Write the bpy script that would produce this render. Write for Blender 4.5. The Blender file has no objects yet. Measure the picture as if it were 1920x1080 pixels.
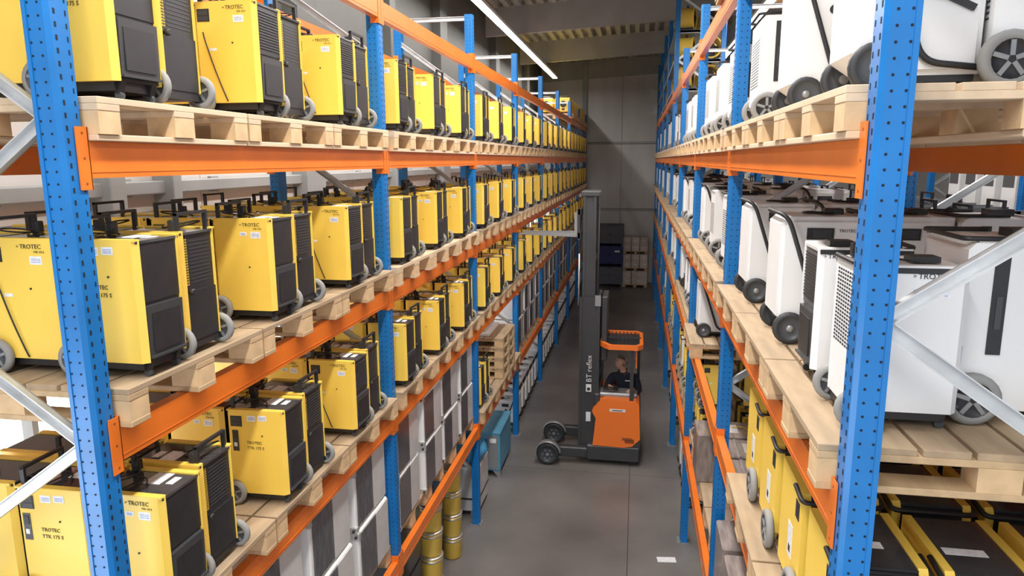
import bpy, bmesh, math, random
from mathutils import Vector, Matrix
random.seed(7)
R = math.radians
SC = bpy.context.scene
COL = SC.collection

# ------------------------------------------------------------------ camera
FPX, PIT, YAW, ROLL = 1312.3, 0.1802, 0.1761, -0.0051
fw = Vector((-math.sin(YAW)*math.cos(PIT), math.cos(YAW)*math.cos(PIT), -math.sin(PIT)))
rt = Vector((math.cos(YAW), math.sin(YAW), 0)); up = rt.cross(fw)
r2 = rt*math.cos(ROLL)+up*math.sin(ROLL); u2 = -rt*math.sin(ROLL)+up*math.cos(ROLL)
cd = bpy.data.cameras.new('camera'); cam = bpy.data.objects.new('camera', cd); COL.objects.link(cam)
m = Matrix.Identity(4)
for i in range(3):
    m[i][0] = r2[i]; m[i][1] = u2[i]; m[i][2] = -fw[i]
cam.matrix_world = m
cd.sensor_width = 36; cd.lens = FPX*36/1920; cd.clip_start = .05; cd.clip_end = 200
SC.camera = cam

# ------------------------------------------------------------------ levels and rack numbers (metres, camera at the origin)
FL = -4.286
PITCH = 2.8; Y0 = 1.975; NB = 8
XL, XR = -1.75, 0.584
DEP = 0.87
LV = {'L': {'T': 1.072, 'A': .068, 'B': -.907, 'C': -1.862, 'D': -3.054},
      'R': {'T': 1.134, 'A': .051, 'B': -.950, 'C': -1.862, 'D': -3.050}}
PH = .140          # pallet height
BH = .118          # beam height
TOPZ = 1.51
WALLX = -3.35

# ------------------------------------------------------------------ world, light, exposure
SC.view_settings.view_transform = 'Standard'; SC.view_settings.look = 'None'
SC.view_settings.gamma = 1; SC.view_settings.use_curve_mapping = False
SC.view_settings.exposure = 0.42
w = bpy.data.worlds.new('world'); SC.world = w; w.use_nodes = True
w.node_tree.nodes['Background'].inputs[0].default_value = (.93, .96, 1, 1)
w.node_tree.nodes['Background'].inputs[1].default_value = 0.85

def area(name, loc, sx, sy, power, rot=(0, 0, 0), col=(1, .97, .93)):
    l = bpy.data.lights.new(name, 'AREA'); l.shape = 'RECTANGLE'; l.size = sx; l.size_y = sy
    l.energy = power; l.color = col
    o = bpy.data.objects.new(name, l); o.location = loc; o.rotation_euler = rot; COL.objects.link(o)
    return o
area('ceiling_and_added_strip_light_glow', (-2.55, 13.0, 2.42), .14, 17.6, 270)
area('ceiling_and_added_strip_light_glow', (-.5, 2.0, 2.42), .3, 15.0, 430)  # added light, out of view, to brighten the near aisle and truck
area('ceiling_and_added_strip_light_glow', (2.0, 12.5, 2.42), .14, 20.0, 260)
area('window_daylight', (WALLX+.1, 8.0, -2.1), 17.0, 1.5, 190, (R(90), 0, R(-90)), (.95, .98, 1))

# ------------------------------------------------------------------ materials
MATS = {}
def mat(name, col, rough=.5, metal=0, emit=0, var=0, scale=8, bump=0, spec=.5, stretch=(1, 1, 1), trans=0, coat=0):
    m = bpy.data.materials.new(name); m.use_nodes = True
    nt = m.node_tree; b = nt.nodes['Principled BSDF']
    b.inputs['Base Color'].default_value = (*col, 1)
    b.inputs['Roughness'].default_value = rough; b.inputs['Metallic'].default_value = metal
    b.inputs['Specular IOR Level'].default_value = spec
    if coat: b.inputs['Coat Weight'].default_value = coat; b.inputs['Coat Roughness'].default_value = .15
    if trans: b.inputs['Transmission Weight'].default_value = trans
    if emit:
        b.inputs['Emission Color'].default_value = (*col, 1); b.inputs['Emission Strength'].default_value = emit
    if var or bump:
        tc = nt.nodes.new('ShaderNodeTexCoord'); mp = nt.nodes.new('ShaderNodeMapping'); mp.inputs['Scale'].default_value = stretch
        nz = nt.nodes.new('ShaderNodeTexNoise'); nz.inputs['Scale'].default_value = scale; nz.inputs['Detail'].default_value = 6
        nt.links.new(tc.outputs['Object'], mp.inputs['Vector']); nt.links.new(mp.outputs[0], nz.inputs['Vector'])
        if var:
            cr = nt.nodes.new('ShaderNodeMapRange'); cr.inputs['From Min'].default_value = .3; cr.inputs['From Max'].default_value = .7
            cr.inputs['To Min'].default_value = 1-var; cr.inputs['To Max'].default_value = 1+var*.4
            mx = nt.nodes.new('ShaderNodeVectorMath'); mx.operation = 'SCALE'
            mx.inputs[0].default_value = col
            nt.links.new(nz.outputs[0], cr.inputs['Value']); nt.links.new(cr.outputs[0], mx.inputs['Scale'])
            nt.links.new(mx.outputs[0], b.inputs['Base Color'])
        if bump:
            bp = nt.nodes.new('ShaderNodeBump'); bp.inputs['Strength'].default_value = bump
            nt.links.new(nz.outputs[0], bp.inputs['Height']); nt.links.new(bp.outputs[0], b.inputs['Normal'])
    MATS[name] = m
    return m
mat('yellow', (.92, .63, .10), .42, var=.06, scale=3)
mat('yellow_dark', (.55, .36, .03), .5)
mat('black', (.022, .022, .025), .45, var=.2, scale=14)
mat('black_top', (.05, .05, .055), .10, spec=.7, var=.25, scale=9)
mat('tank', (.045, .047, .052), .35)
mat('rubber_grey', (.27, .27, .265), .7)
mat('rubber_black', (.03, .032, .036), .55)
mat('hub', (.06, .065, .075), .4)
mat('sticker', (.82, .83, .85), .5, var=.15, scale=60)
mat('ink', (.09, .07, .03), .6)
mat('ink_black', (.02, .02, .02), .6)
mat('ink_blue', (.10, .16, .5), .6)
mat('blue', (.002, .165, .50), .36, var=.15, scale=5, coat=.12)
mat('blue_dark', (.008, .06, .22), .4)
mat('hole', (.003, .008, .02), .8)
mat('orange', (.82, .19, .018), .36, var=.10, scale=4, coat=.2)
mat('orange_dark', (.30, .06, .01), .5)
mat('galvanised', (.62, .64, .66), .38, metal=.55, var=.15, scale=12)
mat('wood', (.55, .385, .22), .75, var=.22, scale=5, stretch=(3, .6, 3), bump=.08)
mat('wood_deck', (.43, .315, .20), .8, var=.25, scale=5, stretch=(3, .6, 3), bump=.1)
mat('wood_pale', (.68, .52, .355), .75, var=.18, scale=5, stretch=(3, .6, 3), bump=.08)
mat('wood_block', (.66, .46, .26), .8, var=.2, scale=14, bump=.1)
mat('white', (.80, .80, .80), .4, var=.04, scale=4)
mat('white_top', (.62, .60, .59), .3, var=.08, scale=4)
mat('grey_dev', (.17, .175, .18), .4, var=.1)
mat('perf', (.09, .09, .095), .45)
mat('wall_panel', (.62, .59, .56), .6, var=.05, scale=1.2)
mat('wall_end', (.56, .54, .52), .38, var=.12, scale=.8, stretch=(3, 1, .6))
mat('wall_upper', (.085, .085, .08), .7, var=.1, scale=2)
mat('wall_joint', (.16, .155, .15), .6)
mat('concrete_grey', (.33, .34, .34), .7, var=.12, scale=2)
mat('girder', (.36, .36, .35), .7, var=.12, scale=2)
mat('ceiling_sheet', (.42, .42, .40), .6, var=.1, scale=3)
mat('lamp', (1, .99, .97), .5, emit=9)
mat('lamp_case', (.8, .8, .8), .4)
mat('window_glass', (.93, .97, 1), .3, emit=1.6)
mat('steel_grey', (.3, .31, .32), .4, metal=.4)
mat('truck_dark', (.045, .047, .052), .42, var=.15, scale=5)
mat('truck_orange', (.92, .20, .02), .38, coat=.2)
mat('wrap_dark', (.10, .10, .11), .22, var=.5, scale=9, stretch=(1, 3, .7), coat=.4)
mat('wrap_light', (.60, .59, .59), .25, var=.12, scale=7, coat=.4)
mat('navy', (.012, .016, .035), .85, var=.2, scale=20)
mat('skin', (.62, .36, .26), .55)
mat('hair', (.40, .37, .34), .8)
mat('lip', (.42, .16, .13), .6)
mat('shoe', (.015, .015, .015), .5)
mat('teal', (.10, .33, .50), .45, var=.12, scale=6)
mat('teal_dark', (.03, .14, .26), .45)
mat('bag_blue', (.07, .33, .60), .35, bump=.5, scale=14)
mat('film', (.55, .53, .50), .2, trans=.6)
mat('carton', (.66, .58, .53), .7, var=.15, scale=6)
mat('crate_grey', (.13, .14, .17), .55)
mat('crate_blue', (.02, .03, .16), .5)
mat('silver', (.7, .7, .7), .3, metal=.8)
mat('green', (.10, .25, .12), .5)
# floor: dark polished concrete with slab joints
fm = mat('floor', (.085, .078, .074), .32, spec=.5)
nt = fm.node_tree; b = nt.nodes['Principled BSDF']
tc = nt.nodes.new('ShaderNodeTexCoord'); n1 = nt.nodes.new('ShaderNodeTexNoise'); n1.inputs['Scale'].default_value = .9; n1.inputs['Detail'].default_value = 8
nt.links.new(tc.outputs['Object'], n1.inputs['Vector'])
cr = nt.nodes.new('ShaderNodeValToRGB'); cr.color_ramp.elements[0].position = .3; cr.color_ramp.elements[0].color = (.125, .118, .114, 1)
cr.color_ramp.elements[1].position = .75; cr.color_ramp.elements[1].color = (.24, .225, .215, 1)
nt.links.new(n1.outputs[0], cr.inputs[0])
bk = nt.nodes.new('ShaderNodeTexBrick'); bk.inputs['Scale'].default_value = 1; bk.offset = 0
bk.inputs['Brick Width'].default_value = 4.6; bk.inputs['Row Height'].default_value = 4.6; bk.inputs['Mortar Size'].default_value = .006
bk.inputs['Color1'].default_value = bk.inputs['Color2'].default_value = (1, 1, 1, 1); bk.inputs['Mortar'].default_value = (.45, .45, .45, 1)
nt.links.new(tc.outputs['Object'], bk.inputs['Vector'])
mu = nt.nodes.new('ShaderNodeMixRGB'); mu.blend_type = 'MULTIPLY'; mu.inputs[0].default_value = 1
nt.links.new(cr.outputs[0], mu.inputs[1]); nt.links.new(bk.outputs[0], mu.inputs[2]); nt.links.new(mu.outputs[0], b.inputs['Base Color'])

# ------------------------------------------------------------------ mesh builder
class MB:
    def __init__(s): s.bm = bmesh.new(); s.mats = []
    def mi(s, n):
        if n not in s.mats: s.mats.append(n)
        return s.mats.index(n)
    def _fin(s, faces, m, smooth=False):
        i = s.mi(m)
        for f in faces: f.material_index = i; f.smooth = smooth
    def box(s, x0, x1, y0, y1, z0, z1, m, bev=0):
        g = bmesh.ops.create_cube(s.bm, size=1)
        for v in g['verts']:
            v.co = Vector(((x0+x1)/2+v.co.x*(x1-x0), (y0+y1)/2+v.co.y*(y1-y0), (z0+z1)/2+v.co.z*(z1-z0)))
        fs = list({f for v in g['verts'] for f in v.link_faces})
        if bev:
            es = list({e for f in fs for e in f.edges})
            i = s.mi(m)
            for f in fs: f.material_index = i
            bmesh.ops.bevel(s.bm, geom=es, offset=bev, segments=1, affect='EDGES', material=-1)
        else: s._fin(fs, m)
        return s
    def bar(s, p, q, wx, wz, m, upv=(0, 0, 1)):
        p, q = Vector(p), Vector(q); d = (q-p); L = d.length; d.normalize()
        a = d.cross(Vector(upv)).normalized(); c = a.cross(d)
        vs = []
        for e in (p, q):
            for i, j in ((-1, -1), (1, -1), (1, 1), (-1, 1)):
                vs.append(s.bm.verts.new(e+a*i*wx/2+c*j*wz/2))
        fs = [s.bm.faces.new([vs[k] for k in q_]) for q_ in ((3, 2, 1, 0), (4, 5, 6, 7), (0, 1, 5, 4), (1, 2, 6, 5), (2, 3, 7, 6), (3, 0, 4, 7))]
        s._fin(fs, m); return s
    def prism(s, pts, a0, a1, m, ax='Z'):
        # pts in the plane normal to ax; order of remaining axes XY / XZ / YZ
        def P(u, v, a): return {'Z': (u, v, a), 'Y': (u, a, v), 'X': (a, u, v)}[ax]
        lo = [s.bm.verts.new(P(u, v, a0)) for u, v in pts]; hi = [s.bm.verts.new(P(u, v, a1)) for u, v in pts]
        n = len(pts); fs = [s.bm.faces.new(lo), s.bm.faces.new(hi)]
        for i in range(n): fs.append(s.bm.faces.new((lo[i], lo[(i+1) % n], hi[(i+1) % n], hi[i])))
        s._fin(fs, m); bmesh.ops.recalc_face_normals(s.bm, faces=fs); return s
    def lathe(s, prof, c, m, ax='Y', n=20, mats=None):
        # prof: (radius, along); closed with caps when radius 0
        rings = []
        for r, a in prof:
            ring = []
            for k in range(n):
                t = 2*math.pi*k/n; u, v = r*math.cos(t), r*math.sin(t)
                p = {'Z': (u, v, a), 'Y': (u, a, v), 'X': (a, u, v)}[ax]
                ring.append(s.bm.verts.new(Vector(p)+Vector(c)))
            rings.append(ring)
        fs = []
        for j in range(len(rings)-1):
            for k in range(n):
                f = s.bm.faces.new((rings[j][k], rings[j][(k+1) % n], rings[j+1][(k+1) % n], rings[j+1][k]))
                f.material_index = s.mi(mats[j] if mats else m); f.smooth = True; fs.append(f)
        f1 = s.bm.faces.new(rings[0]); f2 = s.bm.faces.new(rings[-1])
        f1.material_index = s.mi(mats[0] if mats else m); f2.material_index = s.mi(mats[-1] if mats else m)
        bmesh.ops.recalc_face_normals(s.bm, faces=fs+[f1, f2]); return s
    def cyl(s, c, r, a0, a1, m, ax='Z', n=16): return s.lathe([(r, a0), (r, a1)], c, m, ax, n)
    def tube(s, pts, r, m, n=8):
        pts = [Vector(p) for p in pts]; rings = []
        prev = None
        for i, p in enumerate(pts):
            d = (pts[min(i+1, len(pts)-1)]-pts[max(i-1, 0)]).normalized()
            a = d.orthogonal().normalized() if prev is None else (prev-d*prev.dot(d)).normalized()
            prev = a; c = d.cross(a)
            rings.append([s.bm.verts.new(p+a*r*math.cos(2*math.pi*k/n)+c*r*math.sin(2*math.pi*k/n)) for k in range(n)])
        fs = []
        for j in range(len(rings)-1):
            for k in range(n): fs.append(s.bm.faces.new((rings[j][k], rings[j][(k+1) % n], rings[j+1][(k+1) % n], rings[j+1][k])))
        s._fin(fs, m, True)
        s._fin([s.bm.faces.new(rings[0][::-1]), s.bm.faces.new(rings[-1])], m); return s
    def text(s, txt, size, mtx, m, align='LEFT', th=.0006):
        c = bpy.data.curves.new('t', 'FONT'); c.body = txt; c.size = size; c.align_x = align; c.extrude = th; c.resolution_u = 2
        o = bpy.data.objects.new('t', c)
        me = bpy.data.meshes.new_from_object(o)
        nf = len(s.bm.faces); nv = len(s.bm.verts)
        s.bm.from_mesh(me); s.bm.verts.ensure_lookup_table(); s.bm.faces.ensure_lookup_table()
        for v in s.bm.verts[nv:]: v.co = mtx @ v.co
        s._fin(s.bm.faces[nf:], m)
        bpy.data.objects.remove(o); bpy.data.curves.remove(c); bpy.data.meshes.remove(me); return s
    def mesh(s, name):
        me = bpy.data.meshes.new(name); s.bm.to_mesh(me); s.bm.free()
        for n in s.mats: me.materials.append(MATS[n])
        return me
    def build(s, name, parent=None, link=True, loc=None):
        o = bpy.data.objects.new(name, s.mesh(name))
        if parent: o.parent = parent
        if loc: o.location = loc
        if link: COL.objects.link(o)
        return o
def rounded(pts, r=.03, n=4):
    out = [Vector(pts[0])]
    for i in range(1, len(pts)-1):
        a, b_, c = Vector(pts[i-1]), Vector(pts[i]), Vector(pts[i+1])
        p = b_+(a-b_).normalized()*min(r, (a-b_).length/2); q = b_+(c-b_).normalized()*min(r, (c-b_).length/2)
        for k in range(n+1):
            t = k/n; out.append(p*(1-t)**2+b_*2*t*(1-t)+q*t*t)
    out.append(Vector(pts[-1])); return out
def facemat(origin, side):
    # text matrix on a vertical face; side '+Y','-Y','+X','-X'
    o = Vector(origin)
    ax = {'+Y': ((-1, 0, 0), (0, 1, 0)), '-Y': ((1, 0, 0), (0, -1, 0)), '+X': ((0, 1, 0), (1, 0, 0)), '-X': ((0, -1, 0), (-1, 0, 0))}[side]
    mm = Matrix.Identity(4)
    for i in range(3):
        mm[i][0] = ax[0][i]; mm[i][1] = (0, 0, 1)[i]; mm[i][2] = ax[1][i]; mm[i][3] = o[i]
    return mm
def tag(o, label=None, cat=None, group=None, kind=None):
    if label and len(label.replace(',', '').replace('-', ' ').split()) > 16: print('LONG', len(label.split()), label)
    if label: o['label'] = label
    if cat: o['category'] = cat
    if group: o['group'] = group
    if kind: o['kind'] = kind
    return o
def structure(o): o['kind'] = 'structure'; return o
def empty(name, loc=(0, 0, 0), rz=0, link=True):
    o = bpy.data.objects.new(name, None); o.location = loc; o.rotation_euler = (0, 0, rz); o.empty_display_size = .05
    if link: COL.objects.link(o)
    return o
def copy_tree(o, parent=None):
    c = o.copy(); COL.objects.link(c)
    if parent: c.parent = parent
    for ch in KIDS.get(o.name, []): copy_tree(ch, c)
    return c
KIDS = {}
def kid(parent, o):
    o.parent = parent; KIDS.setdefault(parent.name, []).append(o); return o
QUEUE = []
def place(proto, loc, rz, label, cat, group=None, scale=None, far=1.0):
    if cat == 'dehumidifier':
        QUEUE.append((Vector(loc).length*far, proto, loc, rz, label, cat, group, scale)); return None
    return place_now(proto, loc, rz, label, cat, group, scale)
def flush_queue(limit=298):
    QUEUE.sort(key=lambda q: q[0])
    for q in QUEUE[:limit]: place_now(*q[1:])
    rest = QUEUE[limit:]
    if not rest: return
    vs, fs, mi, ms = [], [], [], []
    for q in rest:
        proto = q[1]
        meshes = [(proto.data, Matrix.Identity(4))] if proto.data else [(c.data, Matrix.Identity(4)) for c in all_kids(proto) if c.data]
        M = Matrix.Translation(q[2]) @ Matrix.Rotation(q[3], 4, 'Z')
        for me, _ in meshes:
            b0 = len(vs)
            vs += [M @ v.co for v in me.vertices]
            idx = []
            for mt in me.materials:
                if mt not in ms: ms.append(mt)
                idx.append(ms.index(mt))
            for p in me.polygons:
                fs.append([b0+i for i in p.vertices]); mi.append(idx[p.material_index])
    me = bpy.data.meshes.new('dehumidifier'); me.from_pydata(vs, [], fs)
    for mt in ms: me.materials.append(mt)
    me.polygons.foreach_set('material_index', mi); me.update()
    o = bpy.data.objects.new('dehumidifier', me); COL.objects.link(o)
    tag(o, 'the small yellow and white dehumidifiers far down the aisle and deep on the shelves', 'dehumidifiers', kind='stuff')
    print('individual', min(limit, len(QUEUE)), 'as stuff', len(rest))
def all_kids(o):
    out = []
    for c in KIDS.get(o.name, []): out.append(c); out += all_kids(c)
    return out
def place_now(proto, loc, rz, label, cat, group=None, scale=None):
    c = copy_tree(proto); c.location = loc; c.rotation_euler = (0, 0, rz)
    if scale: c.scale = scale
    return tag(c, label, cat, group)
ORD = ['first', 'second', 'third', 'fourth', 'fifth', 'sixth', 'seventh', 'eighth', 'ninth', 'tenth', 'eleventh', 'twelfth']
SHELF = {'T': 'top', 'A': 'upper', 'B': 'middle', 'C': 'lower', 'D': 'bottom'}

# ------------------------------------------------------------------ the building
def quadgrid(): pass
f = MB().box(WALLX-.3, 9, -3, 25.3, FL-.2, FL, 'floor').build('floor'); structure(f)
structure(MB().box(XL-.05, 9.0, 25.0, 25.2, FL, 3.6, 'wall_end').build('wall_end'))
structure(MB().box(WALLX-.3, XL-.16, 25.0, 25.2, FL, 3.6, 'wall_panel').build('wall_end_left'))
for n_, z in enumerate((.577, -1.712)):
    structure(MB().box(XL-.02, 3.4, 24.965, 25.0, z-.035, z+.035, 'wall_joint').box(XL-.02, 3.4, 24.95, 25.0, z-.012, z+.012, 'wall_end').build('trim_%d' % (n_+1)))
structure(MB().box(-.575, -.565, 24.985, 25.0, FL, 2.8, 'wall_joint').build('trim_3'))
structure(MB().box(XL-.17, XL-.02, 24.8, 25.0, FL, 3.3, 'concrete_grey', .01).build('trim_4'))
structure(MB().box(9.0, 9.2, -3, 25.3, FL, 3.8, 'wall_end').build('wall_right'))
# left wall of pale sandwich panels with vertical joints, a window band, columns and rail
wz0, wz1 = -2.9, -1.25
mb = MB()
y = -3
while y < 25:
    y2 = min(y+1.0, 25)
    for (a, c) in ((FL, wz0), (wz1, 1.25)):
        mb.box(WALLX-.12, WALLX, y+.004, y2-.004, a, c, 'wall_panel')
    y = y2
mb.box(WALLX-.14, WALLX-.03, -3, 25, FL, wz0, 'wall_joint').box(WALLX-.14, WALLX-.03, -3, 25, wz1, 3.4, 'wall_joint')
mb.box(WALLX-.14, WALLX+.0, -3, 25, 1.25, 3.4, 'wall_upper')
structure(mb.build('wall_left'))
wn = 0
y = -2.5
while y < 24.5:
    wn += 1
    wo = structure(MB().box(WALLX-.08, WALLX-.06, y+.03, y+2.27, wz0+.03, wz1-.03, 'window_glass').build('window_%d' % wn))
    fr = MB()
    for (a, c, d, e) in ((y, y+2.3, wz0, wz0+.04), (y, y+2.3, wz1-.04, wz1), (y, y+.04, wz0, wz1), (y+2.26, y+2.3, wz0, wz1), (y+1.13, y+1.17, wz0, wz1)):
        fr.box(WALLX-.10, WALLX+.01, a, c, d, e, 'concrete_grey')
    o = fr.build('window_frame', wo)
    y += 2.3
mb = MB().box(WALLX+.02, WALLX+.10, -3, 25, -.215, -.125, 'concrete_grey', .008)
for k in range(28): mb.box(WALLX, WALLX+.03, -2.9+k, -2.8+k, -.23, -.11, 'concrete_grey')
structure(mb.build('trim_5'))
for k, (ya, wd) in enumerate(((1.2, .12), (3.85, .14), (4.45, .1), (6.5, .42), (9.1, .22), (11.5, .42), (16.1, .42), (20.7, .42))):
    structure(MB().box(WALLX, WALLX+.16, ya, ya+wd, FL, 1.25, 'concrete_grey', .006).box(WALLX, WALLX+.15, ya, ya+wd, 1.25, 3.2, 'wall_upper').build('trim_%d' % (6+k)))
tag(MB().box(WALLX+.06, WALLX+.13, 3.45, 3.55, FL, -1.3, 'green', .004).build('downpipe'), 'dark green upright pipe on the bright left wall, below the middle shelf', 'pipe')
# sloping roof: trapezoid sheet and deep girders
def rz(x, z0): return z0+.05*x
mb = MB()
prof = []
bmv = mb.bm
rows = []
xx = WALLX-.3
while xx < 9.2:
    rows += [(xx, 0), (xx+.10, 0), (xx+.13, .11), (xx+.22, .11)]; xx += .25
vs = [(bmv.verts.new((x_, -3, rz(x_, 3.40+dz))), bmv.verts.new((x_, 25.2, rz(x_, 3.40+dz)))) for x_, dz in rows]
fs = [bmv.faces.new((vs[i][0], vs[i+1][0], vs[i+1][1], vs[i][1])) for i in range(len(vs)-1)]
mb._fin(fs, 'ceiling_sheet'); structure(mb.build('ceiling'))
for k, gy in enumerate((25.0, 20.4, 15.8, 11.2, 6.6, 2.0)):
    a, c = WALLX-.2, 9.0
    structure(MB().prism([(a, rz(a, 2.83)), (c, rz(c, 2.83)), (c, rz(c, 3.42)), (a, rz(a, 3.42))], gy-.12, gy+.0, 'girder', 'Y').build('trim_%d' % (20+k)))
def strip(x, y0, y1, label, z=2.45, wd=.15):
    t = empty('strip_light', (x, (y0+y1)/2, z)); h = (y1-y0)/2
    MB().box(-wd/2, wd/2, -h, h, .012, .07, 'lamp_case').build('housing', t)
    MB().box(-wd/2+.01, wd/2-.01, -h+.01, h-.01, 0, .014, 'lamp').build('diffuser', t)
    mb = MB()
    for k in range(5):
        yy = -h+.5+k*(2*h-1)/4
        mb.bar((0, yy, .07), (0, yy, .78), .008, .008, 'steel_grey', (1, 0, 0))
    mb.build('hanger', t)
    tag(t, label, 'light', 'ceiling strip lights')
strip(-2.55, 4.0, 22.0, 'long white glowing strip light hanging above the left rack')

strip(-.5, -5.5, 9.5, 'added white strip light, out of view over the near end of the aisle')  # added fixture for the extra aisle light, outside the camera view
strip(2.0, 2.5, 22.5, 'long white glowing strip light hanging behind the right rack')

# ------------------------------------------------------------------ racks
def post_mb(h_lo, h_hi, out):
    """perforated upright; aisle face at x=0, body towards -x*out"""
    mb = MB(); s = -out
    mb.prism([(0, -.036), (0, .036), (s*.012, .05), (s*.08, .05), (s*.08, -.05), (s*.012, -.05)], h_lo, h_hi, 'blue')
    mb.box(*sorted((s*.068, s*.082)), -.053, .053, h_lo, h_hi, 'blue')
    z = h_lo+.08
    e = .0012
    while z < h_hi-.03:
        for yy, hw in ((-.021, .0035), (.023, .0022)):
            mb.box(*sorted((0, out*e)), yy-hw, yy+hw, z-.008, z+.008, 'hole')
        for dz in (0,):
            for xx in (.028, .062):
                mb.lathe([(.0038, -.05-e), (.0038, -.045)], (s*xx, 0, z+.02), 'hole', 'Y', 8)
        z += .0385
    return mb
def foot_mb(out):
    return MB().box(-.10 if out > 0 else -.03, .03 if out > 0 else .10, -.075, .075, 0, .008, 'steel_grey').lathe([(.01, .008), (.01, .03)], (.0, -.055, 0), 'steel_grey', 'Z', 8)
def brace_mb(p, q):
    mb = MB(); p, q = Vector(p), Vector(q)
    mb.bar(p, q, .006, .045, 'galvanised', (0, 1, 0)) if False else None
    d = (q-p).normalized(); n = Vector((0, 1, 0)); c = d.cross(n)
    mb.bar(p, q, .042, .004, 'galvanised', (0, 1, 0))
    mb.bar(p+c*.019-n*.010, q+c*.019-n*.010, .004, .026, 'galvanised', (0, 1, 0))
    mb.bar(p-c*.019-n*.010, q-c*.019-n*.010, .004, .026, 'galvanised', (0, 1, 0))
    for e in (p, q): mb.lathe([(.011, -.008), (.011, .004)], e, 'silver', 'Y', 8)
    return mb
protos = {}
def frame_proto(side, phase, top=TOPZ):
    key = (side, round(phase, 2), top)
    if key in protos: return protos[key]
    s = 1 if side == 'L' else -1       # aisle direction +x for the left rack
    r = empty('rack_frame', link=False)
    r.name = 'rack_frame'
    r['p'] = 0; del r['p']
    pk = 'post%d%.2f' % (s, top)
    if pk not in protos:
        protos[pk] = (post_mb(FL, top, s).mesh('post'), post_mb(FL, top, -s).mesh('post'), foot_mb(s).mesh('foot_plate'))
    a, c, ft = protos[pk]
    o = kid(r, bpy.data.objects.new('post', a)); o.location = (0, 0, 0)
    g = kid(o, bpy.data.objects.new('foot_plate', ft)); g.location = (0, 0, FL)
    o = kid(r, bpy.data.objects.new('post', c)); o.location = (-s*DEP, 0, 0)
    g = kid(o, bpy.data.objects.new('foot_plate', ft)); g.location = (s*.07, 0, FL)
    z = phase
    while z < top-.2: z += 1.075
    up_ = False
    xa, xb = -s*.055, -s*(DEP-.055)
    kid(r, brace_mb((xa, -.02, top-.04), (xb, -.02, top-.04)).build('brace', link=False))
    z0 = z
    while z0-.5375 > FL+.2:
        z1 = z0-.5375
        if z0 < top:
            kid(r, brace_mb((xa, -.02, z0), (xb, -.02, z1)).build('brace', link=False))
        z2 = z1-.5375
        if z2 > FL+.15:
            kid(r, brace_mb((xb, -.02, z1), (xa, -.02, z2)).build('brace', link=False))
        z0 = z2
    protos[key] = r
    return r
for i in range(NB+1):
    y = Y0+PITCH*i
    place(frame_proto('L', .138 if i == 0 else .71), (XL, y, 0), 0, 'blue perforated upright frame, %s from the front, left rack' % ORD[i], 'rack frame', 'upright frames of the left rack')
    top = TOPZ if i < 4 else 3.05
    place(frame_proto('R', .65, top), (XR, y, 0), 0, 'blue perforated upright frame, %s from the front, right rack' % ORD[i], 'rack frame', 'upright frames of the right rack')
def beam_proto(side):
    if ('beam', side) in protos: return protos[('beam', side)]
    s = 1 if side == 'L' else -1
    r = empty('rack_beam', link=False)
    L = PITCH-.10
    # stepped box profile (shelf lip) in XZ, extruded along Y
    mb = MB()
    pr = [(s*.004, 0), (s*.004, -BH), (-s*.046, -BH), (-s*.046, -.028), (-s*.02, -.028) , (-s*.02, 0)]
    pr = [(s*.004, 0), (s*.004, -BH), (-s*.046, -BH), (-s*.046, 0)]
    mb.prism(pr, 0, L, 'orange', 'Y')
    mb.box(*sorted((s*.004, s*.006)), 0, L, -.100, -.096, 'orange')
    kid(r, mb.build('rail', link=False))
    for e, (ya, yb) in enumerate(((-.046, .003), (L-.003, L+.046))):
        mb = MB()
        mb.box(*sorted((s*.002, s*.007)), ya, yb, -.155, .045, 'orange')
        yc = (0, .004) if e == 0 else (L-.004, L)
        mb.box(*sorted((-s*.05, s*.007)), yc[0]-.0005, yc[1]+.0005, -.155, .045, 'orange')
        for zz in (-.135, -.055, .025):
            mb.lathe([(.005, s*.007-.001), (.005, s*.007+.001)], (0, (ya+yb)/2, zz), 'orange_dark', 'X', 6)
        kid(r, mb.build('end_bracket', link=False))
    protos[('beam', side)] = r
    return r
for side, X in (('L', XL), ('R', XR)):
    s = 1 if side == 'L' else -1
    sn = 'left' if side == 'L' else 'right'
    for lv, z in LV[side].items():
        for i in range(NB):
            y = Y0+PITCH*i+.05
            bn = ORD[i] if i >= 0 else 'nearest'
            place(beam_proto(side), (X, y, z), 0, 'orange beam on the aisle side under the %s %s shelf, %s bay' % (SHELF[lv], sn, bn), 'beam', 'orange rack beams')
            o = 'R' if side == 'L' else 'L'
            place(beam_proto(o), (X-s*DEP, y, z), 0, 'orange beam at the back under the %s %s shelf, %s bay' % (SHELF[lv], sn, bn), 'beam', 'orange rack beams')
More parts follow.
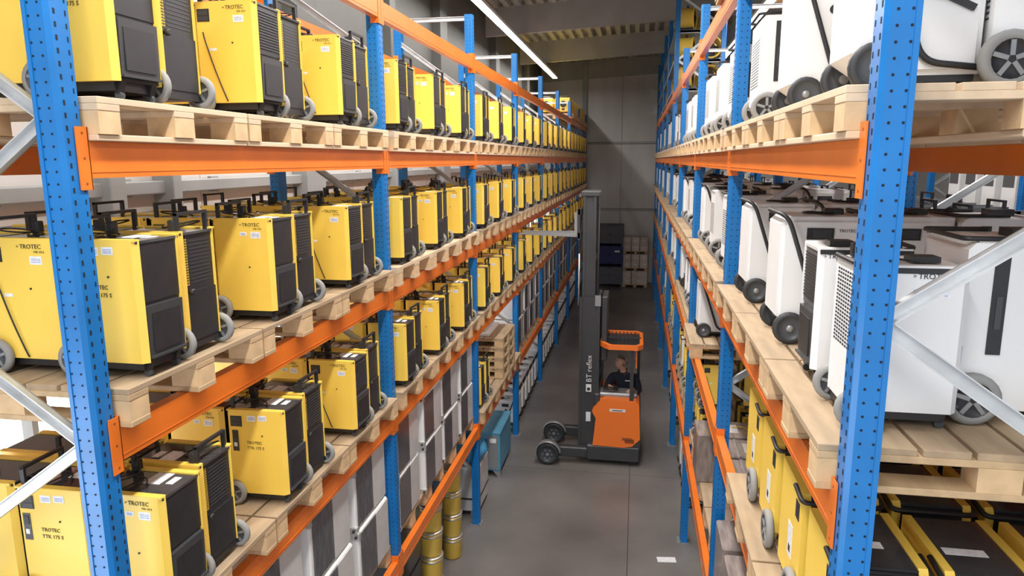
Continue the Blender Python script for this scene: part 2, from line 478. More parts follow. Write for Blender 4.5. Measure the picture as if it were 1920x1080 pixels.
# ------------------------------------------------------------------ pallets
PX, PY = .97, .885
def pallet_proto(along, near, tone='wood'):
    key = ('pal', along, near, tone)
    if key in protos: return protos[key]
    r = empty('pallet', link=False) if near else None
    one = MB() if not near else None
    def part(name, fn):
        if near:
            mb = MB(); fn(mb); kid(r, mb.build(name, link=False))
        else: fn(one)
    hx, hy = PX/2, PY/2
    for k in range(7):
        wd = .126
        xc = -hx+.063+k*(PX-.126)/6
        part('deck_board', lambda mb: mb.box(xc-wd/2, xc+wd/2, -hy, hy, PH-.022, PH, 'wood_deck' if tone == 'wood' else tone, .002 if near else 0))
    for yc, wd in ((-hy+.05, .10), (0, .12), (hy-.05, .10)):
        part('stringer_board', lambda mb: mb.box(-hx, hx, yc-wd/2, yc+wd/2, PH-.044, PH-.022, tone, .002 if near else 0))
        for xc in (-hx+.06, 0, hx-.06):
            part('block', lambda mb: mb.box(xc-.058, xc+.058, yc-wd/2+.001, yc+wd/2-.001, .022, PH-.044, 'wood_block'))
        if along == 'X':
            part('bottom_board', lambda mb: mb.box(-hx, hx, yc-wd/2, yc+wd/2, 0, .022, tone, .003 if near else 0))
    if along == 'Y':
        for xc in (-hx+.06, 0, hx-.06):
            part('bottom_board', lambda mb: mb.box(xc-.05, xc+.05, -hy, hy, 0, .022, tone, .003 if near else 0))
    if not near:
        r = one.build('pallet', link=False)
    protos[key] = r
    return r
def px_of(side): return XL-.435 if side == 'L' else XR+.435
SLOT = [.05+.45, .05+1.35, .05+2.25]
WHERE = ['near end', 'middle', 'far end']
def pallet(side, lv, bay, slot, along='X', tone='wood'):
    near = bay <= 0
    sn = 'left' if side == 'L' else 'right'
    y = Y0+PITCH*bay+SLOT[slot]
    bn = ORD[bay] if bay >= 0 else 'nearest'
    return place(pallet_proto(along, near, tone), (px_of(side), y, LV[side][lv]+.001), 0,
                 'wooden pallet at the %s of the %s bay, %s %s shelf' % (WHERE[slot], bn, sn, SHELF[lv]), 'pallet', 'pallets on the %s %s shelf' % (sn, SHELF[lv]))

# ------------------------------------------------------------------ dehumidifiers
def wheel(mb, c, r, t, tyre='rubber_grey', hub='hub'):
    h = t/2
    mb.lathe([(r*.30, -h*.7), (r*.62, -h*.5), (r*.68, -h), (r*.9, -h), (r, -h*.5), (r, h*.5), (r*.9, h), (r*.68, h), (r*.62, h*.5), (r*.30, h*.7)], c, tyre, 'Y', 20,
             [hub, hub, tyre, tyre, tyre, tyre, tyre, hub, hub])
    if tyre == 'rubber_grey':
        for sg in (-1, 1):
            for k in range(5):
                a = k*2*math.pi/5+.3; y_ = c[1]+sg*h*.75
                mb.bar((c[0]+r*.12*math.cos(a), y_, c[2]+r*.12*math.sin(a)), (c[0]+r*.64*math.cos(a), y_, c[2]+r*.64*math.sin(a)), r*.16, h*.3, 'steel_grey', (0, 1, 0))
class Dev:
    """collects parts: full -> child objects, plain -> one mesh"""
    def __init__(s, name, full):
        s.full = full; s.name = name
        s.root = empty(name, link=False) if full else None
        s.one = None if full else MB()
    def part(s, name, fn, parent=None, label=None):
        if s.full:
            mb = MB(); fn(mb); o = kid(parent or s.root, mb.build(name, link=False))
            if label: o['label'] = label
            return o
        fn(s.one); return None
    def done(s): return s.root if s.full else s.one.build(s.name, link=False)
def dehum(style='yellow', var=0, full=True, seed=0):
    key = ('dev', style, var, full)
    if key in protos: return protos[key]
    D = Dev('dehumidifier', full)
    shell = {'yellow': 'yellow', 'white': 'white', 'grey': 'grey_dev'}[style]
    top = {'yellow': 'black_top', 'white': 'white_top', 'grey': 'black_top'}[style]
    rnd = random.Random(seed+var)
    L, W = .155, .120            # half length, half width
    zb, zt = .060, .500
    # core
    def body(mb):
        mb.box(-L+.012, L-.012, -W+.012, W-.012, zb, zt-.012, 'black' if style != 'white' else 'perf')
        mb.box(-L+.004, L-.004, -W+.010, W-.010, zt-.014, zt-.004, top)
    bo = D.part('body', body)
    def base(mb):
        mb.box(-L+.03, L-.01, -W+.02, W-.02, .028, zb, 'black')
    D.part('base', base)
    for sgn in (-1, 1):
        def side(mb):
            y0, y1 = sgn*(W-.02), sgn*W
            a = [(-L, y0), (-L+.020, y1), (L-.020, y1), (L, y0), (L-.014, y0-sgn*.002), (-L+.014, y0-sgn*.002)]
            mb.prism(a, zb-.002, zt, shell)
            mb.box(-L+.006, L-.006, *sorted((sgn*(W-.03), y1-sgn*.001)), zt-.006, zt+.002, shell)
        sd = D.part('side_panel', side)
        if style == 'white': D.part('edge_band', lambda mb: mb.box(-L+.004, L-.004, *sorted((sgn*W, sgn*(W+.003))), zt-.020, zt-.004, 'black'), sd)
        fc = '+Y' if sgn > 0 else '-Y'
        us = -1 if sgn > 0 else 1      # viewer's right along x
        yy = sgn*W; e = sgn*.0015
        def rect(mb, u0, u1, v0, v1, m, th=.0012):
            # u from the wheel end when seen on the +Y side; v from the top
            xa, xb = (L-u0, L-u1) if True else (0, 0)
            mb.box(*sorted((xa, xb)), *sorted((yy, yy+sgn*th)), zt-v1, zt-v0, m)
        if var in (0, 1) or style != 'yellow':
            def win(mb):
                rect(mb, .025, .085, .030, .085, 'black', .002)
                rect(mb, .030, .080, .036, .058, 'tank', .0028)
                rect(mb, .030, .080, .062, .080, 'tank', .0028)
            if full or style == 'white': D.part('display_window', win, sd)
        if var == 0 and style == 'yellow' and full:
            def ctl(mb):
                rect(mb, .030, .062, .105, .215, 'tank', .002)
                rect(mb, .036, .056, .115, .150, 'black', .004)
                rect(mb, .038, .054, .170, .190, 'sticker', .004)
            D.part('control_panel', ctl, sd)
            def logo(mb):
                ux = L-.105 if sgn > 0 else L-.205
                mb.text('TROTEC', .021, facemat((ux, yy+e, zt-.175), fc), 'ink')
                mb.text('TTK 175 S', .021, facemat((ux, yy+e, zt-.203), fc), 'ink')
            D.part('lettering', logo, sd)
        if full and (var in (1, 2) or style == 'white'):
            def logo(mb):
                ux = L-.165 if sgn > 0 else L-.28
                mb.text('TROTEC', .023, facemat((ux, yy+e, zt-.035), fc), 'ink' if style == 'yellow' else 'ink_black')
                p = facemat((ux, yy+e, zt-.035), fc) @ Matrix.Translation((-.014, .002, 0))
                mb.text('>', .017, p, 'ink')
                if style == 'yellow': mb.text('TTK 175 S', .010, facemat((ux+us*.055, yy+e, zt-.050), fc), 'ink')
            D.part('lettering', logo, sd)
        if True:
            if var == 0: rects = ((.115, .160, .026, .056), (.172, .218, .024, .052))
            elif var == 1: rects = ((.200, .250, .062, .092),)
            else: rects = ((.150, .185, .062, .080), (.205, .255, .060, .092))
            if var == 1: rects += ((.075, .110, .20, .212),)
            for a, b_, c, d in rects:
                def st(mb):
                    rect(mb, a, b_, c, d, 'sticker', .001)
                    if d-c > .015:
                        for t in (.3, .5, .7): rect(mb, a+.006, b_-.006, c+(d-c)*t, c+(d-c)*t+.0015, 'ink_blue', .0014)
                D.part('sticker', st, sd)
        def knob(mb):
            mb.lathe([(.004, 0), (.004, .004)], (L-.19, yy-.001 if sgn > 0 else yy-.003, zt-.13-.05*var), 'ink_black', 'Y', 8)
        if full: D.part('screw_cap', knob, sd)
    # tank end at -X
    def front(mb):
        x = -L+.010
        mb.box(x-.002, x+.01, -W+.022, W-.022, .275, zt-.012, 'black' if style != 'white' else 'perf')
        if var == 1 or style == 'white':
            for k in range(14):
                z = .30+k*.0125
                mb.box(x-.006, x, -W+.030, W-.030, z, z+.005, 'tank' if style != 'white' else 'black')
    D.part('louvre_panel', front)
    def tank(mb):
        x = -L+.006
        mb.prism([(x-.006, .075), (x-.010, .262), (x+.02, .262), (x+.02, .075)], -W+.026, W-.026, 'tank', 'Y')
        mb.box(x-.0115, x-.008, -W+.045, W-.045, .095, .235, 'black')
        mb.box(x-.016, x-.006, -W+.024, W-.024, .072, .080, 'tank')
    D.part('water_tank', tank)
    # wheel end at +X : grille with a strip of small holes, lower cover plate
    def grille(mb):
        x = L-.012
        if style == 'white':
            mb.box(x, x+.010, -W+.018, W-.018, zb, zt-.010, 'white')
            for i in range(7 if full else 4):
                for k in range(20 if full else 9):
                    st_ = (W*2-.07)/(7 if full else 4); zs = .24/(20 if full else 9)
                    mb.box(x+.0095, x+.0112, -W+.04+i*st_, -W+.04+i*st_+st_*.62, .235+k*zs, .235+k*zs+zs*.5, 'hole')
        else:
            mb.box(x, x+.006, -W+.022, W-.022, .06, .26, 'black')
            if full:
                for i in range(3):
                    for k in range(18):
                        mb.box(x, x+.0012, -W+.026+i*.010, -W+.0325+i*.010, .285+k*.0105, .2915+k*.0105, 'yellow_dark' if style == 'yellow' else 'tank')
                for k in range(12):
                    z = .29+k*.015
                    mb.box(x, x+.0015, -W+.065, W-.04, z, z+.004, 'tank')
            else:
                mb.box(x, x+.0012, -W+.026, -W+.05, .285, .475, 'yellow_dark' if style == 'yellow' else 'tank')
    D.part('grille', grille)
    if style != 'white' and full:
        D.part('knob', lambda mb: mb.lathe([(.006, 0), (.006, .010), (.013, .012), (.013, .024), (.009, .027)], (L-.008, -W+.035, .262), 'black', 'X', 12))
    tyre = 'rubber_grey'
    for sgn in (-1, 1):
        D.part('wheel', lambda mb: wheel(mb, (L-.026, sgn*(W+.014), .066), .065, .026, tyre))
    if full: D.part('axle', lambda mb: mb.cyl((L-.026, 0, .066), .008, -W-.01, W+.01, 'steel_grey', 'Y', 8))
    for sgn in (-1, 1):
        def cast(mb):
            mb.prism([(-L+.012, .06), (-L+.055, .06), (-L+.040, .020), (-L+.026, .020)], sgn*(W-.045)-.012, sgn*(W-.045)+.012, 'black', 'Y')
            mb.cyl((-L+.032, sgn*(W-.045), .014), .014, -.009, .009, 'hub', 'Y', 10)
        D.part('caster', cast)
    # handle standing at the wheel end
    def handle(mb):
        x = L-.028; h = .072
        if style == 'white':
            mb.tube(rounded([(x-.02, -W+.012, zt-.01), (x+.03, -W+.012, zt+.006), (x+.03, W-.012, zt+.006), (x-.02, W-.012, zt-.01)], .02), .008, 'black')
            mb.box(-.10, -.02, -.035, .035, zt, zt+.018, 'black')
            return
        for sg in (-1, 1): mb.box(x-.009, x+.009, sg*(W-.026)-.006, sg*(W-.026)+.006, zt-.01, zt+h, 'black')
        mb.box(x-.008, x+.008, -W+.020, W-.020, zt+h-.011, zt+h+.001, 'black')
    D.part('handle', handle)
    if full:
        def cable(mb):
            x = L-.05
            pts = [(x, -W+.03, zt+.02), (x-.05, -.04, zt+.006), (x-.02, .05, zt+.015), (x+.02, W-.03, zt+.03), (x-.02, .02, zt+.028), (x-.09, -.03, zt+.004), (x-.14, .05, zt+.006)]
            mb.tube(rounded(pts, .05, 5), .0032, 'ink_black', 6)
            mb.box(x-.012, x+.014, -W+.016, -W+.050, zt, zt+.045, 'black', .004)
            if var == 1:
                q = [(L-.05, W+.004, .37), (L-.06, W+.008, .33), (L-.10, W+.008, .20), (L-.14, W+.006, .09), (L-.15, W+.004, .065)]
                mb.tube(rounded(q, .05, 5), .0028, 'ink_black', 6)
        D.part('cable', cable)
        def tops(mb):
            mb.box(-.06, .01, -.085, .01, zt-.0042, zt-.0028, 'sticker')
            mb.box(-.11, -.08, -.06, .0, zt-.0042, zt-.0028, 'sticker')
        if style != 'white': D.part('top_sticker', tops)
    protos[key] = D.done()
    return protos[key]

def tubedev(style='white', full=True, wheels='dark', W=.15, H=.56, hh=0):
    """dehumidifier with a bent black tube frame along its sides, wheels at the +X end"""
    key = ('tub', style, full, wheels, W, H, hh)
    if key in protos: return protos[key]
    D = Dev('dehumidifier', full)
    sh = 'white' if style == 'white' else 'yellow'
    L, zb, zt = .175, .05, H
    def body(mb):
        pts = [(-L, zb), (L-.10, zb), (L, zb+.07), (L, zt-.03), (L-.03, zt), (-L, zt)]
        mb.prism([(x, z) for x, z in pts], -W+.018, W-.018, sh, 'Y')
        mb.prism([(-L+.02, zb+.015), (L-.10, zb+.015), (L-.018, zb+.08), (L-.018, zt-.035), (L-.04, zt-.02), (-L+.02, zt-.02)], -W, W, sh, 'Y')
        mb.box(-L+.01, L-.04, -W+.022, W-.022, zt, zt+.004, 'white_top' if style == 'white' else 'yellow')
    D.part('body', body)
    def front(mb):
        mb.box(-L-.006, -L+.002, -W+.02, W-.02, zb+.01, .26, 'tank', .003)
        mb.box(-L-.004, -L+.002, -W+.02, W-.02, .27, zt-.01, 'perf')
        for k in range(9): mb.box(-L-.006, -L, -W+.03, W-.03, .285+k*.021, .294+k*.021, 'black')
    D.part('water_tank', front)
    for sgn in (-1, 1):
        def win(mb):
            y = sgn*W
            mb.box(L-.215, L-.105, *sorted((y, y+sgn*.004)), zt-.095, zt-.045, 'black')
            mb.box(L-.205, L-.13, *sorted((y, y+sgn*.005)), zt-.088, zt-.052, 'tank')
        D.part('control_panel', win)
        D.part('knob', lambda mb: mb.lathe([(.018, 0), (.018, .006)], (L-.15, sgn*W if sgn > 0 else sgn*W-.006, zt-.15), 'black', 'Y', 14))
        if full:
            fc = '+Y' if sgn > 0 else '-Y'
            D.part('lettering', lambda mb: mb.text('TROTEC', .018, facemat((L-.235 if sgn > 0 else L-.32, sgn*(W+.0015), zt-.062), fc), 'ink_black'))
        def plate(mb):
            y = sgn*(W-.0)
            mb.bar((-.0, y+sgn*.006, .30), (-.14, y+sgn*.006, .23), .018, .012, 'black', (0, 1, 0))
        if full: D.part('cable_hook', plate)
    D.part('handle', lambda mb: mb.tube(rounded([(-L+.01, -W-.014, .065), (-.01, -W-.014, .085), (L-.03, -W-.014, zt-.01), (L+.004, -W-.010, zt+.016+hh), (L+.004, W+.010, zt+.016+hh), (L-.03, W+.014, zt-.01), (-.01, W+.014, .085), (-L+.01, W+.014, .065)], .05, 6), .0095, 'black'))
    ty = 'rubber_black' if wheels == 'dark' else 'rubber_grey'
    for sgn in (-1, 1):
        wo = D.part('wheel', lambda mb: wheel(mb, (L-.055, sgn*(W+.018), .072), .072, .03, ty, 'hub'))
        D.part('hub_cap', lambda mb: mb.lathe([(.016, -.014), (.016, .014), (.010, .018), (.0001, .018)] if sgn > 0 else [(.0001, -.018), (.010, -.018), (.016, -.014), (.016, .014)], (L-.055, sgn*(W+.018), .072), 'steel_grey', 'Y', 12), wo)
        def foot(mb):
            mb.box(-L+.02, -L+.045, sgn*(W-.04)-.012, sgn*(W-.04)+.012, 0, .055, 'black')
        D.part('foot', foot)
    D.part('base', lambda mb: mb.box(-L+.01, L-.06, -W+.02, W-.02, .03, .055, 'black'))
    if full: D.part('cable', lambda mb: mb.tube(rounded([(-.05, 0, zt+.01), (.02, -.06, zt+.012), (.08, .03, zt+.012), (-.02, .07, zt+.010), (-.1, -.02, zt+.01)], .05, 5), .004, 'ink_black', 6).box(-.11, -.03, -.05, .02, zt, zt+.03, 'black', .004))
    protos[key] = D.done(); return protos[key]

def slimdev(full=True, W=.17, H=.56):
    """white box with tall dark control strip and big grey wheels with dark hubs at +X"""
    key = ('slim', full, W, H)
    if key in protos: return protos[key]
    D = Dev('dehumidifier', full)
    L, zb, zt = .165, .045, H
    D.part('body', lambda mb: mb.prism([(-L, zb), (L-.08, zb), (L, zb+.06), (L, zt-.02), (L-.02, zt), (-L, zt)], -W, W, 'white', 'Y').box(-L+.01, L-.03, -W+.01, W-.01, zt, zt+.004, 'white_top'))
    def gr(mb):
        for k in range(16): mb.box(L-.001, L+.001, -W+.03, W-.03, .20+k*.016, .206+k*.016, 'perf')
    D.part('grille', gr)
    for sgn in (-1, 1):
        D.part('control_panel', lambda mb: mb.box(L-.115, L-.075, *sorted((sgn*W, sgn*(W+.004))), .22, zt-.03, 'black').box(L-.105, L-.088, *sorted((sgn*W, sgn*(W+.006))), .30, .40, 'tank'))
        D.part('wheel', lambda mb: wheel(mb, (L-.045, sgn*(W+.018), .082), .082, .036, 'rubber_grey', 'black'))
        D.part('foot', lambda mb: mb.box(-L+.02, -L+.045, sgn*(W-.04)-.012, sgn*(W-.04)+.012, 0, .055, 'black'))
    def hd(mb):
        mb.tube(rounded([(-.02, -W+.01, zt+.012), (L+.012, -W+.01, zt+.012), (L+.012, W-.01, zt+.012), (-.02, W-.01, zt+.012)], .02), .008, 'black')
        mb.box(-.10, -.01, -.06, .03, zt, zt+.03, 'black')
    D.part('handle', hd)
    D.part('water_tank', lambda mb: mb.box(-L-.006, -L+.002, -W+.02, W-.02, zb+.01, .26, 'tank').box(-L-.003, -L+.001, -W+.02, W-.02, .27, zt-.02, 'perf'))
    protos[key] = D.done(); return protos[key]

NDEV = {'n': 0}
def yrow(side, lv, bay, rows, full):
    sn = 'left'
    zt = LV[side][lv]+PH+.0015
    bn = ORD[bay] if bay >= 0 else 'nearest'
    k = 0
    for slot in range(3):
        ya = Y0+PITCH*bay+SLOT[slot]-.45
        for j, (off, rot) in enumerate(((.212, math.pi), (.488, 0))):
            k += 1
            for row in range(rows):
                x = XL-(.100 if j == 0 else .128)-.328*row+random.uniform(-.004, .004)
                y = ya+off+random.uniform(-.005, .005)+.02
                pass
                fu = full and row < 2
                var = random.choice([0, 1, 2, 2, 1])
                if row == 0 and j == 0:
                    if bay == 0: var = {'A': (0, 1, 1), 'B': (0, 2, 1), 'C': (2, 0, 1)}.get(lv, (0, 1, 2))[slot]
                if row == 1 and bay == 0 and slot == 0: var = {'B': 1, 'C': 0, 'A': 2}[lv]
                fc = 'black tank end outward' if j == 0 else 'wheels and grille outward'
                wh = ['front row', 'second row', 'back row'][row]
                place(dehum('yellow', var if fu else 1, fu), (x, y, zt), rot+random.uniform(-.02, .02),
                      'yellow dehumidifier, %s, %s %s of %s bay, left %s shelf' % (fc, ORD[k-1], wh, bn, SHELF[lv]),
                      'dehumidifier', 'yellow dehumidifiers on the left %s shelf' % SHELF[lv], far=(1, 1.5, 2.2)[row])
                NDEV['n'] += 1
for lv, rws in (('A', (2, 1, 1, 1, 1, 1, 1, 1)), ('B', (3, 3, 2, 2, 2, 1, 1, 1)), ('C', (3, 3, 2, 2, 1, 1, 1, 1))):
    for bay in range(NB):
        for slot in range(3): pallet('L', lv, bay, slot, 'Y' if lv == 'A' else 'X', 'wood_pale' if (lv == 'A' or (lv == 'B' and bay % 2)) else 'wood')
        yrow('L', lv, bay, rws[bay], bay < 2)
# ------------------------------------------------------------------ left rack, bottom shelf and floor
def wrapped_proto(full):
    key = ('wrap', full)
    if key in protos: return protos[key]
    D = Dev('wrapped_appliance', full)
    X, Y, H = .40, .275, .445
    D.part('housing', lambda mb: mb.box(-X, X, -Y, Y, .012, H, 'white', .008))
    D.part('dark_front_panel', lambda mb: mb.box(X, X+.006, -Y+.035, .03, .03, H-.02, 'wrap_dark'))
    D.part('film_panel', lambda mb: mb.box(X, X+.006, .034, Y-.006, .02, H-.015, 'wrap_light'))
    for s in (-1, 1):
        D.part('clamp', lambda mb: mb.box(X-.05, X+.012, -Y-.012+(0 if s < 0 else .0), -Y+.02, (.0 if s < 0 else H-.045), (.04 if s < 0 else H), 'silver').cyl((X-.01, -Y-.01, .02 if s < 0 else H-.02), .010, -.015, .02, 'black', 'Y', 8))
    protos[key] = D.done(); return protos[key]
for bay in (0, 1, 3, 4, 5, 6, 7):
    for slot in range(3): pallet('L', 'D', bay, slot, 'X', 'wood').location.x -= .10
    for k in range(4):
        y = Y0+PITCH*bay+.05+.36+.66*k
        for h in range(2):
            place(wrapped_proto(bay < 3), (XL-.44+random.uniform(-.01, .01), y, LV['L']['D']+PH+.002+h*.448), math.radians(random.uniform(-.8, .8)),
                  'white film wrapped appliance, %s in %s stack of %s bay, left bottom shelf' % (('lower', 'upper')[h], ORD[k], ORD[bay]), 'appliance', 'wrapped white appliances')
pallet('L', 'D', 2, 0, 'X'); pallet('L', 'D', 2, 1, 'X'); pallet('L', 'D', 2, 2, 'X')
yb = Y0+PITCH*2
for j, (off, rot) in enumerate(((.28, math.pi), (.56, 0))):
    place(dehum('yellow', 2, True), (XL-.16, yb+off, LV['L']['D']+PH+.002), rot,
          'yellow dehumidifier %s beside the pallet stack, left bottom shelf' % ('with tank end outward' if j == 0 else 'with wheels outward'), 'dehumidifier')
for k in range(4):
    place(pallet_proto('X', True, 'wood'), (XL-.445, yb+1.80, LV['L']['D']+PH+.003+k*(PH+.0005)), R(random.uniform(-2, 2)),
          'bare wooden pallet, %s from the bottom of the stack on the left bottom shelf' % ORD[k], 'pallet', 'stacked empty pallets')
o = MB().box(-.36, .30, -.36, .34, 0, .05, 'white', .012).box(-.32, .24, -.30, .28, .05, .09, 'wrap_light', .01).build('film_sheets')
o.location = (XL-.47, yb+1.80, LV['L']['D']+PH+.003+4*(PH+.0005)); tag(o, 'flat pile of white film sheets on the empty pallet stack, left bottom shelf', 'sheets')
for k in range(3):
    for c in range(3):
        o = MB().box(-.15, .15, -.19, .19, 0, .275, 'white', .006).box(-.151, .151, -.03, .03, .0, .276, 'sticker').build('carton')
        o.location = (XL-.72, yb+.26+.40*c, LV['L']['D']+PH+.002+.278*k)
        tag(o, 'plain white carton, %s in the %s column behind the yellow unit, left bottom shelf' % (('lowest', 'middle', 'topmost')[k], ORD[c]), 'carton', 'white cartons on the left bottom shelf')
# floor under the left rack
def pail_stack(x, y, n, which):
    for k in range(n):
        t = empty('pail', (x, y, FL+k*.262))
        MB().lathe([(.085, 0), (.1, .012), (.108, .20), (.112, .205), (.112, .215), (.108, .22), (.11, .245)], (0, 0, 0), 'yellow', 'Z', 20).build('bucket', t)
        MB().lathe([(.116, .243), (.118, .255), (.105, .26), (.0001, .26)], (0, 0, 0), 'silver', 'Z', 20).build('lid', t)
        MB().lathe([(.1135, .205), (.1135, .225)], (0, 0, 0), 'silver', 'Z', 20).build('band', t)
        tag(t, 'yellow pail with silver lid, %s of the %s column under the left rack' % (('lowest', 'second', 'third', 'top')[k], which), 'pail', 'yellow pails stacked on the floor')
pail_stack(-1.88, 6.02, 4, 'nearer'); pail_stack(-1.90, 6.85, 4, 'farther')
def wrapped_bin(x0, x1, y0, y1, h, label, m='wrap_light'):
    t = empty('pallet_box', ((x0+x1)/2, (y0+y1)/2, FL)); a, b_ = (x1-x0)/2, (y1-y0)/2
    MB().box(-a, a, -b_, b_, .06, h, m, .015).build('box', t)
    for sx in (-1, 1):
        for sy in (-1, 1):
            MB().box(sx*(a-.07)-.04, sx*(a-.07)+.04, sy*(b_-.07)-.04, sy*(b_-.07)+.04, 0, .06, 'steel_grey').build('foot', t)
    MB().box(-a-.004, a+.004, -b_-.004, b_+.004, h*.35, h*.35+.02, 'black').build('strap', t)
    tag(t, label, 'box'); return t
wrapped_bin(-2.5, -2.06, 5.45, 7.3, .95, 'grey film-wrapped crate behind the yellow pails on the floor', 'wrap_dark')
wrapped_bin(-2.45, -1.80, 7.72, 8.30, .62, 'grey film-wrapped bin on the floor with a blue bag on top')
bm = MB()
bmesh.ops.create_icosphere(bm.bm, subdivisions=3, radius=1)
for v in bm.bm.verts:
    n = .06*math.sin(v.co.x*9+v.co.z*7)+.05*math.sin(v.co.y*11+2)
    v.co = Vector((v.co.x*.27*(1+n), v.co.y*.24*(1+n), max(v.co.z, -.8)*.19*(1+n)+.152))
bm._fin(bm.bm.faces[:], 'bag_blue', True)
bm.tube([(0, 0, .32), (.02, 0, .37), (.05, .01, .41)], .03, 'bag_blue')
o = bm.build('plastic_bag'); o.location = (-2.02, 7.98, FL+.62)
tag(o, 'shiny blue plastic bag lying on the grey bin under the left rack', 'bag')
t = empty('machine_cabinet', (-2.05, 9.25, FL))
MB().box(-.30, .30, -.42, .42, .09, .64, 'teal', .01).box(-.31, .31, -.43, .43, .62, .65, 'teal', .006).build('housing', t)
MB().box(-.26, .12, -.432, -.419, .15, .55, 'teal_dark').build('front_panel', t, True)
MB().box(.14, .27, -.428, -.419, .12, .60, 'steel_grey').build('side_post', t)
MB().box(-.10, -.0, -.438, -.43, .44, .47, 'yellow').build('badge', t)
MB().box(.16, .25, -.434, -.427, .50, .56, 'sticker').build('sticker', t)
for a in (-1, 1):
    for c in (-1, 1):
        MB().prism([(a*.30, .09), (a*.20, .09), (a*.27, 0), (a*.30, 0)], c*.38-.04, c*.38+.04, 'steel_grey', 'Y').build('foot', t)
tag(t, 'blue grey steel machine cabinet on feet, on the floor under the left rack', 'machine')
n = 0
for bay in range(3, 8):
    for k in range(7):
        y = Y0+PITCH*bay+.28+.385*k
        n += 1
        place(tubedev('white', bay == 3, 'dark', .125, .49, .10), (XL-.26, y, FL), 0, 'white dehumidifier with black handle on the floor, %s in %s bay of left rack' % (ORD[k], ORD[bay]), 'dehumidifier', 'white dehumidifiers on the floor on the left', far=1.4)
for k in range(1):
    o = MB().lathe([(.115, 0), (.14, .02), (.15, .26), (.156, .27), (.14, .28), (.0001, .26)], (0, 0, 0), 'white', 'Z', 24).build('tub')
    o.location = (-1.90, 5.25, FL); tag(o, 'round white plastic tub on the floor before the yellow pails', 'tub')
# left top shelf, far bays: yellow blower boxes
def blower_proto():
    if 'blow' in protos: return protos['blow']
    D = Dev('blower', True)
    D.part('housing', lambda mb: mb.box(-.20, .20, -.18, .18, .04, .40, 'yellow', .02))
    D.part('inlet', lambda mb: mb.lathe([(.085, -.19), (.085, -.175), (.06, -.172)], (.02, 0, .24), 'black', 'Y', 18).lathe([(.03, -.195), (.03, -.17)], (.02, 0, .24), 'hub', 'Y', 12))
    D.part('control_panel', lambda mb: mb.box(-.02, .06, -.186, -.178, .08, .13, 'black'))
    D.part('handle', lambda mb: mb.tube(rounded([(-.12, 0, .39), (-.12, 0, .45), (.12, 0, .45), (.12, 0, .39)], .03), .012, 'black'))
    for s in (-1, 1): D.part('foot', lambda mb: mb.box(s*.15-.03, s*.15+.03, -.16, .16, 0, .042, 'black'))
    protos['blow'] = D.done(); return protos['blow']
for bay in (6, 7):
    for slot in range(3):
        pallet('L', 'T', bay, slot, 'Y', 'wood_pale')
        for c in range(2):
            for j in range(2):
                place(blower_proto(), (XL-.24-.45*c, Y0+PITCH*bay+SLOT[slot]-.21+.42*j, LV['L']['T']+PH+.001), 0,
                      'yellow box blower, %s row, %s from the front in the %s bay, top left shelf' % (('aisle', 'back')[c], ORD[slot*2+j], ORD[bay]), 'blower', 'yellow blowers on the top left shelf')

# ------------------------------------------------------------------ right rack stock
def rdev(kind, full):
    if kind == 'box': return dehum('white', 2, full)
    if kind == 'tube': return tubedev('white', full, 'dark')
    if kind == 'tubeg': return tubedev('white', full, 'grey')
    return slimdev(full)
DESC = {'box': 'white dehumidifier', 'tube': 'white dehumidifier with bent black tube', 'tubeg': 'white dehumidifier with bent black tube', 'slim': 'white dehumidifier with dark strip'}
def rrow(lv, bay, rows, full, kinds=None, slots=(0, 1, 2), rowstart=0):
    zt = LV['R'][lv]+PH+.0015
    for slot in slots:
        ya = Y0+PITCH*bay+SLOT[slot]-.45
        for row in range(rowstart, rows):
            kd = kinds[slot] if (kinds and row == 0) else random.choice(['slim', 'tubeg', 'box', 'tube'])
            wh = ['front', 'second', 'back'][row]
            for j in range(2 if kd == 'box' else 1):
                rot = math.pi if j == 0 else 0
                x = XR+.04+.175+.35*row
                y = ya+(.27, .68)[j] if kd == 'box' else ya+.24+.20+random.uniform(-.015, .015)
                if kd == 'box': x += (.0, -.01)[j]
                place(rdev(kd, full and row < 2), (x, y, zt), rot+random.uniform(-.02, .02),
                      '%s, %s row, %s of %s bay, right %s shelf' % (DESC[kd]+('' if kd != 'box' else (' with grille outward', ' with tank outward')[j]), wh, WHERE[slot], ORD[bay], SHELF[lv]),
                      'dehumidifier', 'white dehumidifiers on the right %s shelf' % SHELF[lv], far=(1, 1.3, 1.9)[row])
for bay in range(NB):
    for slot in range(3):
        pallet('R', 'A', bay, slot, 'Y', 'wood_pale'); pallet('R', 'B', bay, slot, 'X', 'wood')
        if bay != 1 or slot == 2:
            if not (bay == 0 and slot == 2): pallet('R', 'C', bay, slot, 'X', 'wood').location.x += .05 if bay > 1 else 0
    rrow('A', bay, 2 if bay == 0 else 1, bay < 2, ['tube', 'tube', 'slim'] if bay == 0 else (['slim']*3 if bay < 3 else None))
    rrow('B', bay, (3, 3, 2, 2, 2, 1, 1, 1)[bay], bay < 2, ['box', 'tube', 'tube'] if bay == 0 else ['slim', 'slim', 'tubeg'])
rrow('C', 1, 1, True, ['tube']*3, slots=(2,))
for bay in range(2, NB): rrow('C', bay, 2 if bay < 4 else 1, bay < 3)
